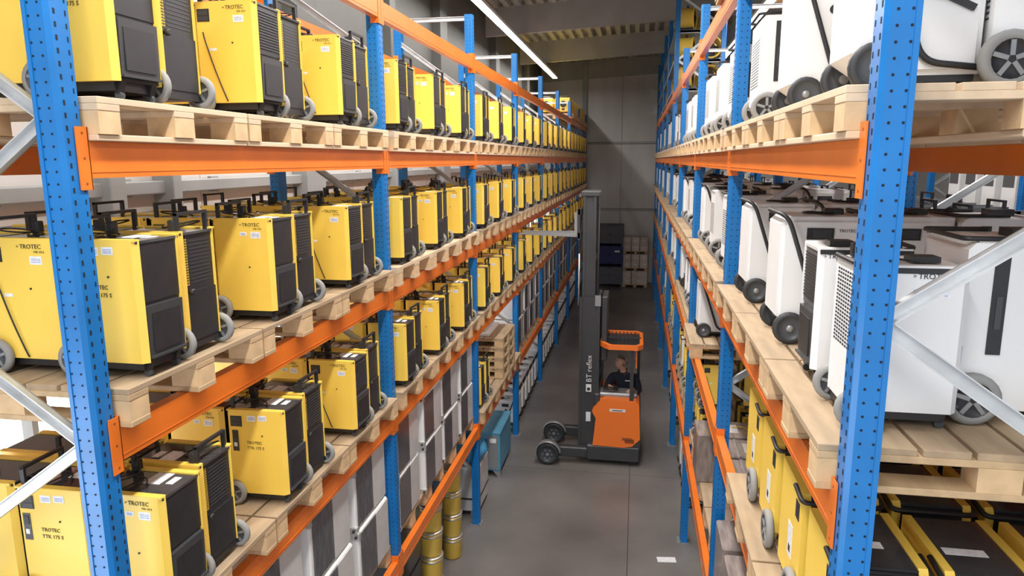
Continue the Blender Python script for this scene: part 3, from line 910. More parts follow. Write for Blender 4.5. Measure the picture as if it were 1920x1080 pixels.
# yellow units with dark tops on the lower right shelf
def darktop_proto():
    if 'dt' in protos: return protos['dt']
    D = Dev('dehumidifier', True)
    L, W, zb, zt = .18, .13, .05, .50
    D.part('body', lambda mb: mb.box(-L+.01, L-.01, -W+.02, W-.02, zb, zt-.012, 'black'))
    for s in (-1, 1):
        def sd(mb):
            mb.prism([(-L, zb), (L-.03, zb), (L, zb+.04), (L, zt-.02), (L-.015, zt), (-L, zt)], *sorted((s*(W-.028), s*W)), 'yellow', 'Y')
        o = D.part('side_panel', sd)
        D.part('display_window', lambda mb: mb.box(L-.10, L-.045, *sorted((s*W, s*(W+.002))), zt-.13, zt-.06, 'black'), o)
        D.part('sticker', lambda mb: mb.box(L-.20, L-.13, *sorted((s*W, s*(W+.0015))), .16, .30, 'sticker').box(L-.18, L-.15, *sorted((s*W, s*(W+.002))), .18, .21, 'ink_black'), o)
        D.part('wheel', lambda mb: wheel(mb, (L-.045, s*(W+.017), .085), .085, .032, 'rubber_grey', 'hub'))
        D.part('caster', lambda mb: mb.box(-L+.03, -L+.06, s*(W-.05)-.015, s*(W-.05)+.015, 0, .055, 'black'))
    D.part('top_plate', lambda mb: mb.box(-L+.006, L-.006, -W+.028, W-.028, zt-.012, zt-.004, 'black_top'))
    D.part('top_sticker', lambda mb: mb.box(.02, .06, -.085, .04, zt-.0042, zt-.003, 'sticker'))
    def gr(mb):
        mb.box(L-.012, L-.004, -W+.026, W-.026, .13, zt-.015, 'black')
        for i in range(11):
            for k in range(14):
                mb.box(L-.0045, L-.003, -.085+i*.0155, -.085+i*.0155+.009, .16+k*.021, .16+k*.021+.012, 'galvanised' if 3 <= i <= 8 and 2 < k < 12 else 'tank')
    D.part('grille', gr)
    D.part('handle', lambda mb: mb.tube(rounded([(L-.10, -W-.008, zt-.005), (L+.02, -W-.008, zt-.02), (L+.02, W+.008, zt-.02), (L-.10, W+.008, zt-.005)], .03, 5), .009, 'black'))
    D.part('base', lambda mb: mb.box(-L+.03, L-.05, -W+.03, W-.03, .03, zb, 'black'))
    protos['dt'] = D.done(); return protos['dt']
ztC = LV['R']['C']+PH+.0015
for r, y in enumerate((2.28, 2.73, 3.20, 3.64)):
    for c in range(3):
        place(darktop_proto(), (.765+.305*c, y, ztC), -math.pi/2,
              'yellow dehumidifier with black top, %s row, %s from the front, right lower shelf' % (('aisle', 'middle', 'back')[c], ORD[r]), 'dehumidifier', 'yellow dehumidifiers on the right lower shelf')
# bottom right shelf
mat('wrap_brown', (.30, .25, .23), .25, var=.45, scale=6, stretch=(4, .8, 1), coat=.4)
def carton_proto():
    if 'wc' in protos: return protos['wc']
    D = Dev('wrapped_carton', True)
    D.part('box', lambda mb: mb.box(-.42, .42, -.19, .19, 0, .46, 'wrap_brown', .01))
    D.part('label', lambda mb: mb.box(-.20, -.05, -.10, .10, .4595, .462, 'wrap_light').box(.12, .20, -.12, .12, .4595, .462, 'wrap_light'))
    for s in (-.25, .28): D.part('strap', lambda mb: mb.box(s-.008, s+.008, -.193, .193, -.0, .464, 'silver'))
    D.part('cable_tie', lambda mb: mb.tube(rounded([(.0, -.12, .467), (.05, -.05, .47), (.0, .04, .47), (-.1, .02, .468)], .04), .005, 'yellow_dark', 6))
    protos['wc'] = D.done(); return protos['wc']
for bay in range(NB):
    for slot in range(3): pallet('R', 'D', bay, slot, 'X', 'wood').location.x += .10
    z = LV['R']['D']+PH+.001
    yb = Y0+PITCH*bay+.05
    if bay in (0, 1):
        for k in range(6 if bay == 0 else 4):
            place(carton_proto(), (XR+.435+(.14 if bay == 1 and k < 3 else 0), yb+.24+.44*k, z), 0, 'brown carton under shiny film and straps, %s in the %s bay, right bottom shelf' % (ORD[k], ORD[bay]), 'carton', 'film-wrapped cartons')
    if bay == 1:
        for j in range(2):
            for h in range(2):
                for c in range(2):
                    place(dehum('yellow', 1, True), (XR+.22+.40*c, yb+2.03+.33*j, z+h*.512), 0 if c else math.pi,
                          'yellow dehumidifier, %s %s of the pile on the %s, right bottom shelf' % (('lower', 'upper')[h], ('near', 'far')[j], ('aisle side', 'back side')[c]), 'dehumidifier', 'piled yellow dehumidifiers', (.88, .88, .88))
    if bay > 1:
        for k in range(6):
            kd = dehum('yellow', 1, False) if (k+bay) % 3 else slimdev(False, .125, .49)
            place(kd, (XR+.24, yb+.25+.44*k, z), math.pi, '%s dehumidifier, %s in the %s bay, right bottom shelf' % ('yellow' if (k+bay) % 3 else 'white', ORD[k], ORD[bay]), 'dehumidifier', 'mixed dehumidifiers on the right bottom shelf', far=1.3)
for k, (y, x) in enumerate(((8.55, .86), (9.05, .86), (9.55, .86), (11.4, .86), (12.4, .86), (14.0, .86))):
    place(tubedev('white', k < 3, 'dark', .15, .52, .08), (x, y, FL), math.pi, 'white dehumidifier on the floor under the right rack, %s from the front' % ORD[k], 'dehumidifier', 'white dehumidifiers on the floor on the right')
# pallets lying empty on the top right shelf
for bay in (0, 1):
    for slot in range(3 if bay == 0 else 1):
        for h in range(2):
            p = pallet('R', 'T', bay, slot, 'Y', 'wood')
            p.location.z += h*(PH+.001)
            p['label'] = 'empty pallet, %s of two, %s of %s bay, top right shelf' % (('lower', 'upper')[h], WHERE[slot], ORD[bay])
# tall far bays with drum fans on grey shelves
def fan_proto():
    if 'fan' in protos: return protos['fan']
    D = Dev('drum_fan', True)
    c = (0, 0, .215)
    def drum(mb): mb.lathe([(.165, -.12), (.19, -.135), (.195, -.12), (.185, -.09), (.185, .09), (.195, .12), (.19, .135), (.165, .12), (.160, 0)], c, 'yellow', 'Y', 28)
    def ring(mb):
        n_ = 28
        pr = [(.165, -.125), (.19, -.135), (.195, -.12), (.185, -.09), (.185, .09), (.195, .12), (.19, .135), (.165, .125)]
        rings = [[mb.bm.verts.new((r*math.cos(2*math.pi*k/n_), a, .215+r*math.sin(2*math.pi*k/n_))) for k in range(n_)] for r, a in pr]
        fs = []
        for j in range(len(pr)):
            q = (j+1) % len(pr)
            for k in range(n_): fs.append(mb.bm.faces.new((rings[j][k], rings[j][(k+1) % n_], rings[q][(k+1) % n_], rings[q][k])))
        mb._fin(fs, 'yellow', True); bmesh.ops.recalc_face_normals(mb.bm, faces=fs)
    D.part('drum', ring)
    def grl(mb):
        for s in (-1, 1):
            for q in (.06, .10, .14):
                mb.tube([(q*math.cos(t*math.pi/10), s*.125, .215+q*math.sin(t*math.pi/10)) for t in range(21)], .003, 'black', 5)
            for k in range(8):
                a = k*math.pi/4; mb.tube([(0, s*.125, .215), (.168*math.cos(a), s*.125, .215+.168*math.sin(a))], .003, 'black', 5)
    D.part('guard', grl)
    D.part('motor', lambda mb: mb.cyl((0, 0, .215), .055, -.10, .10, 'black', 'Y', 14))
    def bl(mb):
        for k in range(5):
            a = k*2*math.pi/5
            p, q = Vector((.05*math.cos(a), -.02, .215+.05*math.sin(a))), Vector((.155*math.cos(a), .02, .215+.155*math.sin(a)))
            mb.bar(p, q, .07, .006, 'hub', (0, 1, .4))
    D.part('blade', bl)
    for s in (-1, 1): D.part('foot', lambda mb: mb.box(s*.10-.02, s*.10+.02, -.12, .12, 0, .055, 'black'))
    D.part('handle', lambda mb: mb.tube(rounded([(-.05, 0, .395), (-.05, 0, .435), (.05, 0, .435), (.05, 0, .395)], .02), .009, 'black'))
    protos['fan'] = D.done(); return protos['fan']
for bay in range(4, 8):
    for n_, z in enumerate((1.25, 1.74, 2.24)):
        yb = Y0+PITCH*bay+.06
        o = MB().box(0, .86, 0, PITCH-.12, -.045, 0, 'steel_grey', .004).box(0, .86, 0, .02, -.06, 0, 'steel_grey').build('steel_shelf')
        o.location = (XR, yb, z); tag(o, 'grey steel shelf board, %s of three in the %s bay, right rack' % (('lowest', 'middle', 'topmost')[n_], ORD[bay]), 'shelf', 'grey shelves under the drum fans')
        spots = [(.22, .22, R(78)), (.62, .22, R(8)), (.22, .75, R(78)), (.62, .8, 0)] if bay == 4 else [(.24, .3+.85*k, R(80)) for k in range(3)]
        for k, (dx, dy, rr) in enumerate(spots):
            place(fan_proto(), (XR+dx, yb+dy, z+.001), rr, 'yellow drum fan, %s on the %s grey shelf of the %s bay, right rack' % (ORD[k], ('lowest', 'middle', 'topmost')[n_], ORD[bay]), 'fan', 'yellow drum fans')

# ------------------------------------------------------------------ racks farther right
for i in range(6):
    place(frame_proto('R', .65), (XR+DEP+.16, Y0+PITCH*i, 0), 0, 'blue upright frame of the second rack, %s from the front, behind the right rack' % ORD[i], 'rack frame', 'upright frames of the second rack')
for lv in ('A', 'B', 'C'):
    for i in range(5):
        for q, xx in (('near', XR+DEP+.16), ('far', XR+DEP*2+.16)):
            place(beam_proto('R' if q == 'near' else 'L'), (xx, Y0+PITCH*i+.05, LV['R'][lv]), 0, 'orange beam on the %s side of the second rack, %s shelf, %s bay' % (q, SHELF[lv], ORD[i]), 'beam', 'beams of the second rack')
for bay in range(5):
    for slot in range(3):
        y = Y0+PITCH*bay+SLOT[slot]
        place(pallet_proto('X', False), (XR+DEP+.16+.435, y, LV['R']['B']+.001), 0, 'wooden pallet at the %s of the %s bay, second rack behind the right rack' % (WHERE[slot], ORD[bay]), 'pallet', 'pallets of the second rack')
        for j in range(2):
            for row in range(2 if bay < 2 else 1):
                k = slot*2+j
                g_ = 'grey' if bay < 2 else ('grey' if k % 2 else 'white')
                place(dehum(g_, 1 if g_ == 'grey' else 2, False), (XR+DEP+.16+.20+.36*row, y-.45+(.23, .67)[j], LV['R']['B']+PH+.0015), math.pi,
                      '%s dehumidifier, %s in the %s row of the %s bay, second rack' % ('dark grey' if g_ == 'grey' else 'white', ORD[k], ('near', 'far')[row], ORD[bay]), 'dehumidifier', 'dehumidifiers in the second rack', far=1.5 if bay < 2 else 2.5)
for i in range(4):
    place(frame_proto('R', .65), (4.6, Y0+2+PITCH*i, 0), 0, 'blue upright frame of the third rack, %s from the front, far right' % ORD[i], 'rack frame', 'upright frames of the third rack')
def cabinet_proto():
    if 'cab' in protos: return protos['cab']
    D = Dev('upright_cooler', True)
    D.part('housing', lambda mb: mb.box(-.22, .22, -.17, .17, .03, 1.0, 'white', .012))
    D.part('dark_panel', lambda mb: mb.box(-.224, -.218, -.14, .14, .55, .85, 'perf'))
    D.part('base', lambda mb: mb.box(-.2, .2, -.15, .15, 0, .03, 'black'))
    protos['cab'] = D.done(); return protos['cab']
o = MB().box(4.69, 5.38, 3.5, 12.4, -.96, -.92, 'steel_grey').build('long_shelf'); tag(o, 'long grey shelf deck of the third rack, far right', 'shelf')
for k in range(15):
    y = 4.15+.53*k
    if abs((y-Y0-2) % PITCH) < .22 or abs((y-Y0-2) % PITCH-PITCH) < .22: continue
    place(cabinet_proto(), (4.88, y, -.92), 0, 'tall white cooler, %s from the front in the third rack, far right' % (ORD+['thirteenth', 'fourteenth', 'fifteenth'])[k], 'cooler', 'tall white coolers in the third rack')

# ------------------------------------------------------------------ crates and boxed goods at the far end
for k in range(3):
    c = 'crate_blue' if k == 1 else 'crate_grey'
    t = empty('pallet_crate', (-.86, 24.25, FL+k*.705))
    mb = MB()
    for sx in (-1, 1):
        for sy in (-1, 1): mb.box(sx*.415-.03, sx*.415+.03, sy*.40-.03, sy*.40+.03, 0, .70, c)
    for z in (.10, .38, .66):
        for s in (-1, 1): mb.box(-.44, .44, s*.41-.015, s*.41+.015, z, z+.04, c); mb.box(s*.43-.015, s*.43+.015, -.4, .4, z, z+.04, c)
    mb.box(-.02, .02, -.425, -.395, .1, .7, c)
    mb.build('frame', t)
    MB().box(-.41, .41, -.39, .39, .10, .12, c).build('floor_plate', t)
    for s in (-1, 1):
        MB().box(-.41, .41, s*.40-.004, s*.40+.004, .12, .66, c if k else 'crate_grey').build('panel', t)
    MB().box(-.425, -.417, -.39, .39, .12, .66, c).box(.417, .425, -.39, .39, .12, .66, c).build('end_panel', t)
    if k == 1: MB().box(.16, .33, -.43, -.424, .50, .56, 'sticker').build('label', t)
    tag(t, '%s metal pallet crate, %s of the stack against the far wall' % ('dark blue' if k == 1 else 'dark grey', ('lowest', 'middle', 'topmost')[k]), 'crate', 'stacked metal crates')
for k in range(3):
    z = FL+k*.575
    t = empty('pallet', (0.0, 24.3, z))
    for s in (-1, 0, 1): MB().box(s*.36-.05, s*.36+.05, -.38, .38, 0, .07, 'wood_block').build('block', t)
    MB().box(-.42, .42, -.4, .4, .07, .09, 'wood').build('deck', t)
    tag(t, 'wooden pallet, %s of the carton stack against the far wall' % ('lowest', 'middle', 'topmost')[k], 'pallet')
    cols = [(-.41, -.15), (-.13, .13), (.15, .41)] if k else [(-.41, -.13), (-.11, .41)]
    for r in range(2):
        for q, (a, c) in enumerate(cols):
            o = MB().box(-(c-a)/2, (c-a)/2, -.36, .36, 0, .232, 'carton', .006).box(-.05, .05, -.363, -.359, .1, .14, 'sticker').build('carton')
            o.location = ((a+c)/2, 24.3, z+.091+r*.234)
            tag(o, 'pale carton, %s row, %s from the left on the %s pallet by the far wall' % (('lower', 'upper')[r], ORD[q], ('lowest', 'middle', 'topmost')[k]), 'carton', 'cartons by the far wall')

# ------------------------------------------------------------------ reach truck
TX, TY = -.20, 9.90
T = empty('reach_truck', (TX, TY, FL))
tag(T, 'orange and dark grey reach truck with raised mast standing across the aisle', 'forklift')
def tp(name, mb, parent=None, label=None):
    o = mb.build(name, parent or T)
    if label: o['label'] = label
    return o
def P(x, y, z): return (x-TX, y-TY, z)
ch = MB().box(-.62-TX, .13-TX, -.46, .42, .07, .30, 'truck_dark', .02)
ch.prism([(-.60-TX, .28), (.13-TX, .28), (.13-TX, .40), (.02-TX, .30)], -.45, .42, 'truck_dark', 'Y')
tp('chassis', ch)
for s, yy in ((-1, -.41), (1, .37)):
    lg = tp('support_leg', MB().box(-1.12-TX, -.60-TX, yy-.06, yy+.06, .10, .25, 'truck_dark', .015).box(-1.22-TX, -1.05-TX, yy-.05, yy+.05, .13, .23, 'truck_dark'))
    mb = MB(); wheel(mb, (-1.16-TX, yy-.11, .165), .165, .10, 'rubber_black', 'hub')
    mb.lathe([(.022, -.062), (.022, -.05)], (-1.16-TX, yy-.11, .165), 'steel_grey', 'Y', 10)
    for k in range(6):
        a = k*math.pi/3; mb.lathe([(.010, -.056), (.010, -.048)], (-1.16-TX+.065*math.cos(a), yy-.11, .165+.065*math.sin(a)), 'steel_grey', 'Y', 6)
    tp('wheel', mb, lg)
    # curved mudguard over the wheel
    mb = MB(); n_ = 12; ri, ro = .175, .187
    vs = []
    for k in range(n_+1):
        a = R(10+150*k/n_)
        for rr in (ri, ro):
            for dy in (-.06, .06): vs.append(mb.bm.verts.new((-1.16-TX+rr*math.cos(a), yy-.11+dy, .165+rr*math.sin(a))))
    fs = []
    for k in range(n_):
        a, c = k*4, k*4+4
        for i, j in ((0, 1), (1, 3), (3, 2), (2, 0)): fs.append(mb.bm.faces.new((vs[a+i], vs[a+j], vs[c+j], vs[c+i])))
    mb._fin(fs, 'steel_grey', True); bmesh.ops.recalc_face_normals(mb.bm, faces=fs)
    tp('mudguard', mb, lg)
for xx, yy in ((.03, -.33), (-.25, .33)):
    mb = MB(); mb.cyl((xx-TX, yy, .075), .075, -.04, .04, 'rubber_black', 'Y', 16); tp('rear_wheel', mb)
# mast
def rail(x0, x1, z0, z1, yy, m='truck_dark'):
    mb = MB(); a, c = x0-TX, x1-TX
    mb.box(a, c, yy-.008, yy+.008, z0, z1, m).box(a, a+.035, yy-.03, yy+.03, z0, z1, m).box(c-.035, c, yy-.03, yy+.03, z0, z1, m)
    return mb
for yy in (-.34, .26):
    tp('outer_mast_rail', rail(-.745, -.46, .16, 2.42, yy))
    tp('inner_mast_rail', rail(-.715, -.535, .9, 3.82, yy+(.05 if yy < 0 else -.05)))
tp('mast_crossbar', MB().box(-.50-TX, -.46-TX, -.34, .26, 2.34, 2.42, 'truck_dark').box(-.50-TX, -.46-TX, -.34, .26, .3, .4, 'truck_dark').box(-.50-TX, -.46-TX, -.34, .26, 1.2, 1.27, 'truck_dark'))
tp('mast_crossbar', MB().box(-.745-TX, -.49-TX, -.33, .25, 3.80, 3.87, 'truck_dark', .01).box(-.58-TX, -.54-TX, -.29, .21, 2.9, 2.98, 'truck_dark'))
tp('mast_cover', MB().box(-.44-TX, -.36-TX, -.30, .22, 1.5, 2.42, 'truck_dark', .01).box(-.53-TX, -.45-TX, -.38, -.36, 2.30, 2.45, 'steel_grey'))
tp('lift_cylinder', MB().tube(P(0, 0, 0) and [(-.60-TX, -.20, .4), (-.60-TX, -.20, 3.75)], .022, 'steel_grey').tube([(-.60-TX, .12, .4), (-.60-TX, .12, 3.75)], .022, 'steel_grey'))
tp('chrome_rod', MB().tube([(-.76-TX, -.33, 2.30), (-.76-TX, -.33, 3.02)], .012, 'silver'))
tp('hose', MB().tube([(-.50-TX, -.24, 1.3), (-.50-TX, -.24, 3.7)], .010, 'black', 6).tube([(-.50-TX, -.20, 1.3), (-.50-TX, -.20, 3.7)], .010, 'black', 6))
cr_ = tp('fork_carriage', MB().box(-.80-TX, -.75-TX, -.26, .18, 3.22, 3.30, 'truck_dark').box(-.80-TX, -.75-TX, -.26, .18, 3.55, 3.62, 'truck_dark').box(-.79-TX, -.76-TX, -.26, -.20, 3.2, 3.62, 'truck_dark').box(-.79-TX, -.76-TX, .12, .18, 3.2, 3.62, 'truck_dark'))
for yy in (-.20, .10):
    tp('fork', MB().prism([(-.84-TX, 3.24), (-1.60-TX, 3.265), (-1.62-TX, 3.275), (-1.60-TX, 3.285), (-.84-TX, 3.29), (-.84-TX, 3.58), (-.80-TX, 3.58), (-.80-TX, 3.24)], yy-.035, yy+.035, 'steel_grey', 'Y'), cr_)
# lettering on the mast, reading upward
mm = Matrix.Identity(4)
def upmat(x, y, z):   # text running up (+Z) on a face looking to -Y
    m_ = Matrix(((0, -1, 0, x), (0, 0, -1, y), (1, 0, 0, z), (0, 0, 0, 1))); return m_
tp('lettering', MB().text('BT reflex', .105, upmat(-.565-TX, -.372, 1.20), 'sticker'))
tp('badge', MB().box(-.64-TX, -.565-TX, -.374, -.370, 1.06, 1.17, 'sticker').lathe([(.024, -.3765), (.024, -.3735)], (-.6025-TX, 0, 1.10), 'ink_black', 'Y', 12).box(-.635-TX, -.57-TX, -.374, -.370, .62, .76, 'sticker'))
# body, console, seat
bd = MB().prism([(-.53-TX, .30), (-.49-TX, .70), (-.545-TX, .80), (-.525-TX, .86), (-.45-TX, .955), (-.36-TX, .985), (.06-TX, .975), (.11-TX, .93), (.13-TX, .42), (.02-TX, .31), (-.10-TX, .29)], -.46, -.06, 'truck_orange', 'Y')
bd.prism([(-.08-TX, .36), (.05-TX, .36), (.05-TX, .42), (-.08-TX, .42)], -.4625, -.45, 'orange_dark', 'Y')
body_o = tp('body_shell', bd)
tp('sticker', MB().box(-.30-TX, -.08-TX, -.464, -.459, .815, .855, 'sticker').box(-.26-TX, -.12-TX, -.4655, -.463, .829, .841, 'ink'), body_o)
tp('vent', MB().box(-.12-TX, .02-TX, -.463, -.459, .40, .405, 'ink_black').box(-.12-TX, .02-TX, -.463, -.459, .415, .42, 'ink_black').box(-.12-TX, .02-TX, -.463, -.459, .43, .435, 'ink_black'), body_o)
tp('console', MB().box(-.46-TX, .08-TX, -.30, -.02, .96, 1.03, 'steel_grey', .02).box(-.52-TX, -.44-TX, -.45, .38, .30, 1.06, 'truck_dark', .01))
tp('compartment', MB().box(-.50-TX, .12-TX, -.06, .40, .29, .36, 'truck_dark').box(-.50-TX, .12-TX, .40, .43, .30, .98, 'truck_orange').box(.11-TX, .13-TX, -.1, .40, .3, .80, 'truck_dark'))
tp('seat', MB().box(-.20-TX, .10-TX, .08, .40, .36, .66, 'black', .03).box(-.20-TX, .10-TX, .33, .42, .62, 1.12, 'black', .03))
sw = MB()
sw.tube([(-.30-TX+.10*math.cos(t*math.pi/10), -.20+.085*math.sin(t*math.pi/10), 1.085) for t in range(21)], .012, 'black', 8)
sw.cyl((-.30-TX, -.20, 1.03), .02, 0, .06, 'black', 'Z', 10).bar((-.40-TX, -.20, 1.083), (-.20-TX, -.20, 1.083), .02, .01, 'black')
tp('steering_wheel', sw)
# overhead guard
g_z = 1.72
oct_ = [(-.33, -.50), (.07, -.50), (.14, -.40), (.14, .28), (.07, .38), (-.36, .38), (-.45, .28), (-.45, -.32)]
def ringmesh(mb, pts, z0, z1, wd, m):
    cx = sum(p[0] for p in pts)/len(pts); cy = sum(p[1] for p in pts)/len(pts)
    inn = [(cx+(p[0]-cx)*(1-wd/.3), cy+(p[1]-cy)*(1-wd/.45)) for p in pts]
    n_ = len(pts); V = []
    for (ps, z) in ((pts, z0), (pts, z1), (inn, z1), (inn, z0)): V.append([mb.bm.verts.new((x-TX, y, z)) for x, y in ps])
    fs = []
    for a in range(4):
        b_ = (a+1) % 4
        for k in range(n_): fs.append(mb.bm.faces.new((V[a][k], V[a][(k+1) % n_], V[b_][(k+1) % n_], V[b_][k])))
    mb._fin(fs, m); bmesh.ops.recalc_face_normals(mb.bm, faces=fs)
    return inn
mb = MB(); ringmesh(mb, oct_, g_z, g_z+.065, .05, 'truck_orange')
gd = tp('overhead_guard', mb)
mb = MB()
for k in range(9):
    xx = -.36+.055*k; mb.box(xx-TX-.007, xx-TX+.007, -.45, .34, g_z+.045, g_z+.06, 'black')
mb.box(-.42-TX, .11-TX, -.07, -.05, g_z+.05, g_z+.08, 'truck_dark')
tp('guard_bars', mb, gd)
tp('roof_pane', MB().box(-.38-TX, .09-TX, -.44, .33, g_z+.025, g_z+.035, 'black'), gd)
tp('guard_post', MB().prism([(-.03-TX, -.44), (.02-TX, -.44), (.02-TX, -.38), (-.03-TX, -.38)], .96, g_z+.02, 'truck_dark'))
tp('guard_post', MB().box(.07-TX, .11-TX, .36, .41, .90, g_z+.02, 'truck_dark'))
tp('guard_post', MB().box(-.47-TX, -.43-TX, .30, .36, 1.0, g_z+.02, 'truck_dark'))
tp('beacon_rod', MB().box(.045-TX, .06-TX, -.42, -.40, 1.45, g_z, 'truck_orange'))

# ------------------------------------------------------------------ driver, built with skinned joints
def skin(name, nodes, edges, m, parent=None, sub=2, smooth=True, link=True):
    me = bpy.data.meshes.new(name); me.from_pydata([n_[0] for n_ in nodes], edges, []); me.update()
    o = bpy.data.objects.new(name, me); COL.objects.link(o)
    md = o.modifiers.new('s', 'SKIN'); md.use_smooth_shade = True; md.branch_smoothing = .6
    for i, n_ in enumerate(nodes):
        r = n_[1]; me.skin_vertices[0].data[i].radius = r if isinstance(r, tuple) else (r, r)
    me.skin_vertices[0].data[0].use_root = True
    ss = o.modifiers.new('u', 'SUBSURF'); ss.levels = sub; ss.render_levels = sub
    dg = bpy.context.evaluated_depsgraph_get(); dg.update()
    nm = bpy.data.meshes.new_from_object(o.evaluated_get(dg)); nm.name = name
    bpy.data.objects.remove(o); bpy.data.meshes.remove(me)
    nm.materials.clear(); nm.materials.append(MATS[m])
    for p in nm.polygons: p.use_smooth = True; p.material_index = 0
    o = bpy.data.objects.new(name, nm); COL.objects.link(o)
    if parent: o.parent = parent
    return o
# origin at the seat; facing -Y (to the camera), leaning slightly to -X; z from the floor
HX, HY, HZ = -.12, .16, .74
def hv(x, y, z): return (HX+x, HY+y, HZ+z)
def hand(nodes, edges, wi, wrist, d, side, thumb):
    """palm + five bent fingers from wrist index wi, pointing along d; side = palm width direction"""
    d = Vector(d).normalized(); s_ = Vector(side).normalized(); w_ = Vector(wrist); dn = Vector((0, 0, -1))
    nodes.append((tuple(w_+d*.035), (.024, .014))); edges.append((wi, len(nodes)-1)); pi_ = len(nodes)-1
    for q, ln in ((-1.5, .046), (-.5, .056), (.5, .060), (1.5, .054)):
        b0 = w_+d*.075+s_*q*.0165
        nodes.append((tuple(b0), .0085)); edges.append((pi_, len(nodes)-1)); k = len(nodes)-1
        nodes.append((tuple(b0+d*ln*.5+dn*.008), .0078)); edges.append((k, k+1))
        nodes.append((tuple(b0+d*ln*.8+dn*.028), .0068)); edges.append((k+1, k+2))
    b0 = w_+d*.028+s_*thumb*.026
    nodes.append((tuple(b0), .010)); edges.append((pi_, len(nodes)-1)); k = len(nodes)-1
    nodes.append((tuple(b0+d*.022+s_*thumb*.022+dn*.006), .0088)); edges.append((k, k+1))
    nodes.append((tuple(b0+d*.045+s_*thumb*.026+dn*.016), .0075)); edges.append((k+1, k+2))
N = []; E = []
def add(p, r, par=None):
    N.append((p, r)); i = len(N)-1
    if par is not None: E.append((par, i))
    return i
pel = add(hv(0, .02, .06), (.13, .10)); wa = add(hv(0, .01, .20), (.12, .09), pel); chs = add(hv(-.005, -.01, .37), (.115, .078), wa)
nk0 = add(hv(-.01, -.01, .475), (.062, .055), chs); nk = add(hv(-.015, -.025, .53), .048, nk0)
hc = Vector(hv(-.045, -.045, .645)); HF = Vector((-.62, -.62, .42)).normalized(); HR = HF.cross(Vector((0, 0, 1))).normalized(); HU = HR.cross(HF)
hd0 = add(tuple(hc-HU*.062+HF*.022), (.052, .056), nk); hd1 = add(tuple(hc+HF*.004), (.076, .080), hd0); hd2 = add(tuple(hc+HU*.055), (.062, .068), hd1)
wr = {}
for sg, el, wrp in ((-1, (-.25, -.10, .24), (-.20, -.28, .345)), (1, (.225, -.12, .22), (.12, -.30, .315))):
    sh = add(hv(sg*.165, -.0, .42), .044, chs); e_ = add(hv(*el), .042, sh); w_ = add(hv(*wrp), .026, e_); wr[sg] = w_
    hand(N, E, w_, hv(*wrp), (.25 if sg < 0 else -.35, -.8, -.12), (1, .2, 0), 1 if sg < 0 else -1)
for sg in (-1, 1):
    hp = add(hv(sg*.085, -.02, .03), .078, pel); kn = add(hv(sg*.11, -.20, .02), .060, hp); an = add(hv(sg*.11, -.17, -.33), .036, kn)
    ft = add(hv(sg*.11, -.22, -.36), (.036, .022), an); add(hv(sg*.115, -.27, -.365), (.034, .018), ft)
dr = empty('person', (TX, TY, FL))
tag(dr, 'person in dark navy sweatshirt sitting in the reach truck, hands on the controls', 'person')
def shift(o): o.location = (-0.0, 0, 0)
N = [((p[0]-TX, p[1], p[2]), r) for p, r in N]
skin('body', N, E, 'skin', dr)
def cl(name, items, edges, m): 
    return skin(name, [((p[0]-TX, p[1], p[2]), r) for p, r in items], edges, m, dr)
cl('sweatshirt', [(hv(0, .02, .05), (.155, .125)), (hv(0, .01, .20), (.145, .115)), (hv(-.005, -.01, .36), (.165, .118)), (hv(-.01, -.01, .465), (.085, .075)), (hv(-.012, -.02, .50), (.062, .058)),
   (hv(-.17, 0, .42), .072), (hv(-.25, -.10, .24), .056), (hv(-.208, -.25, .328), .036),
   (hv(.17, 0, .42), .072), (hv(.225, -.12, .22), .056), (hv(.134, -.275, .302), .036)],
   [(0, 1), (1, 2), (2, 3), (3, 4), (2, 5), (5, 6), (6, 7), (2, 8), (8, 9), (9, 10)], 'navy')
cl('trousers', [(hv(0, .03, .03), (.145, .115))]+sum([[(hv(s_*.085, -.02, .03), .092), (hv(s_*.11, -.20, .02), .074), (hv(s_*.11, -.17, -.30), .054)] for s_ in (-1, 1)], []),
   [(0, 1), (1, 2), (2, 3), (0, 4), (4, 5), (5, 6)], 'navy')
for s_ in (-1, 1):
    cl('shoe', [(hv(s_*.11, -.165, -.335), .045), (hv(s_*.11, -.21, -.350), (.045, .03)), (hv(s_*.115, -.285, -.355), (.042, .024))], [(0, 1), (1, 2)], 'shoe')
hb = MB()
def ell(mb, c, rx, ry, rz_, m, cut=None, sub=3):
    g = bmesh.ops.create_icosphere(mb.bm, subdivisions=sub, radius=1)
    vs = g['verts']
    for v in vs: v.co = Vector((c[0]-TX+v.co.x*rx, c[1]+v.co.y*ry, c[2]+v.co.z*rz_))
    if cut:
        kill = [v for v in vs if cut(v.co)]
        bmesh.ops.delete(mb.bm, geom=kill, context='VERTS')
        vs = [v for v in vs if v.is_valid]
    mb._fin(list({f for v in vs for f in v.link_faces}), m, True)
TXV = Vector((TX, 0, 0))
def hp(f_, r_, u_): return tuple(hc+HF*f_+HR*r_+HU*u_)
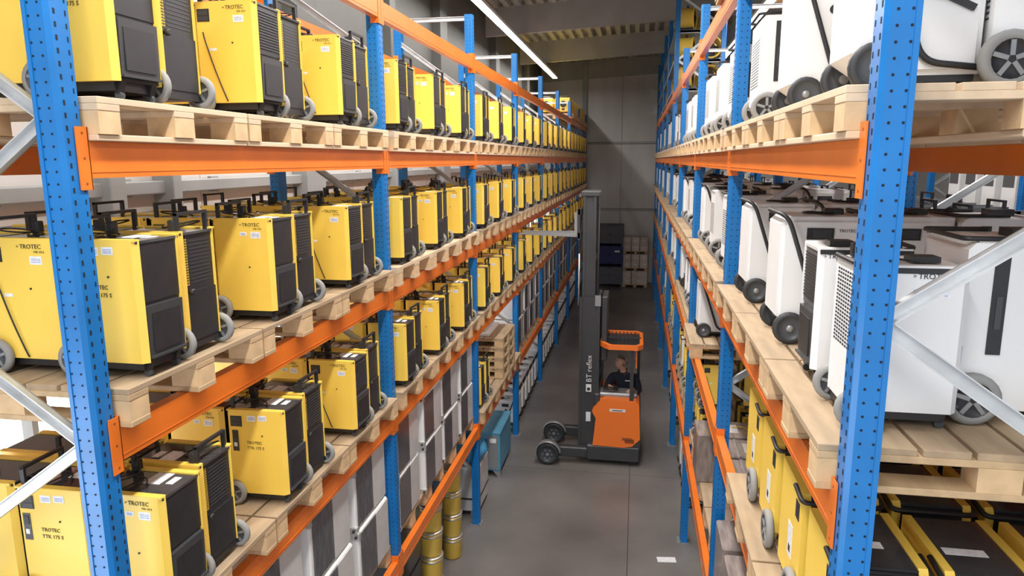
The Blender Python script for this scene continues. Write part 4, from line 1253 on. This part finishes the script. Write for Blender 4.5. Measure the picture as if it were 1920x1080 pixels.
def headball(mb, c, sf, sr, su, m, cut=None, sub=3):
    g = bmesh.ops.create_icosphere(mb.bm, subdivisions=sub, radius=1); vs = g['verts']
    loc = {}
    for v in vs:
        q = v.co.copy(); d = (c[0]+q.x*sf, c[1]+q.y*sr, c[2]+q.z*su); loc[v] = d
        v.co = Vector(hp(*d))-TXV
    if cut:
        bmesh.ops.delete(mb.bm, geom=[v for v in vs if cut(loc[v])], context='VERTS'); vs = [v for v in vs if v.is_valid]
    mb._fin(list({f for v in vs for f in v.link_faces}), m, True); return mb
headball(hb, (-.012, 0, .018), .098, .084, .092, 'hair', cut=lambda d: (d[0] > .02 and d[2] < .062) or d[2] < -.052 or (d[0] > -.03 and d[2] < .0)).build('hair', dr)
headball(MB(), (.088, 0, -.022), .017, .011, .020, 'skin', sub=2).build('nose', dr)
headball(MB(), (.072, 0, -.062), .012, .024, .008, 'skin', sub=2).build('chin', dr)
for s_ in (-1, 1):
    headball(headball(MB(), (.072, s_*.030, .006), .008, .010, .006, 'sticker', sub=2), (.079, s_*.030, .007), .003, .0045, .0045, 'ink_black', sub=1).build('eye', dr)
    e_ = MB(); e_.bar(tuple(Vector(hp(.078, s_*.016, .024))-TXV), tuple(Vector(hp(.070, s_*.046, .026))-TXV), .006, .005, 'hair'); e_.build('eyebrow', dr)
    headball(MB(), (-.005, s_*.079, -.012), .017, .010, .027, 'skin', sub=2).build('ear', dr)
e_ = MB(); e_.bar(tuple(Vector(hp(.080, -.020, -.048))-TXV), tuple(Vector(hp(.080, .020, -.048))-TXV), .005, .005, 'lip'); e_.build('mouth', dr)
MB().box(HX+.02-TX, HX+.09-TX, HY-.139, HY-.134, HZ+.375, HZ+.388, 'sticker').build('chest_badge', dr)
o = MB().box(-.05, .05, -.10, .10, 0, .002, 'sticker').build('painted_reflection'); o.location = (.42, 7.15, FL+.001); o.rotation_euler = (0, 0, R(97))  # white patch standing in for a light reflection on the floor
tag(o, 'small white painted light reflection on the dark aisle floor near the right rack', 'painted reflection')
flush_queue()
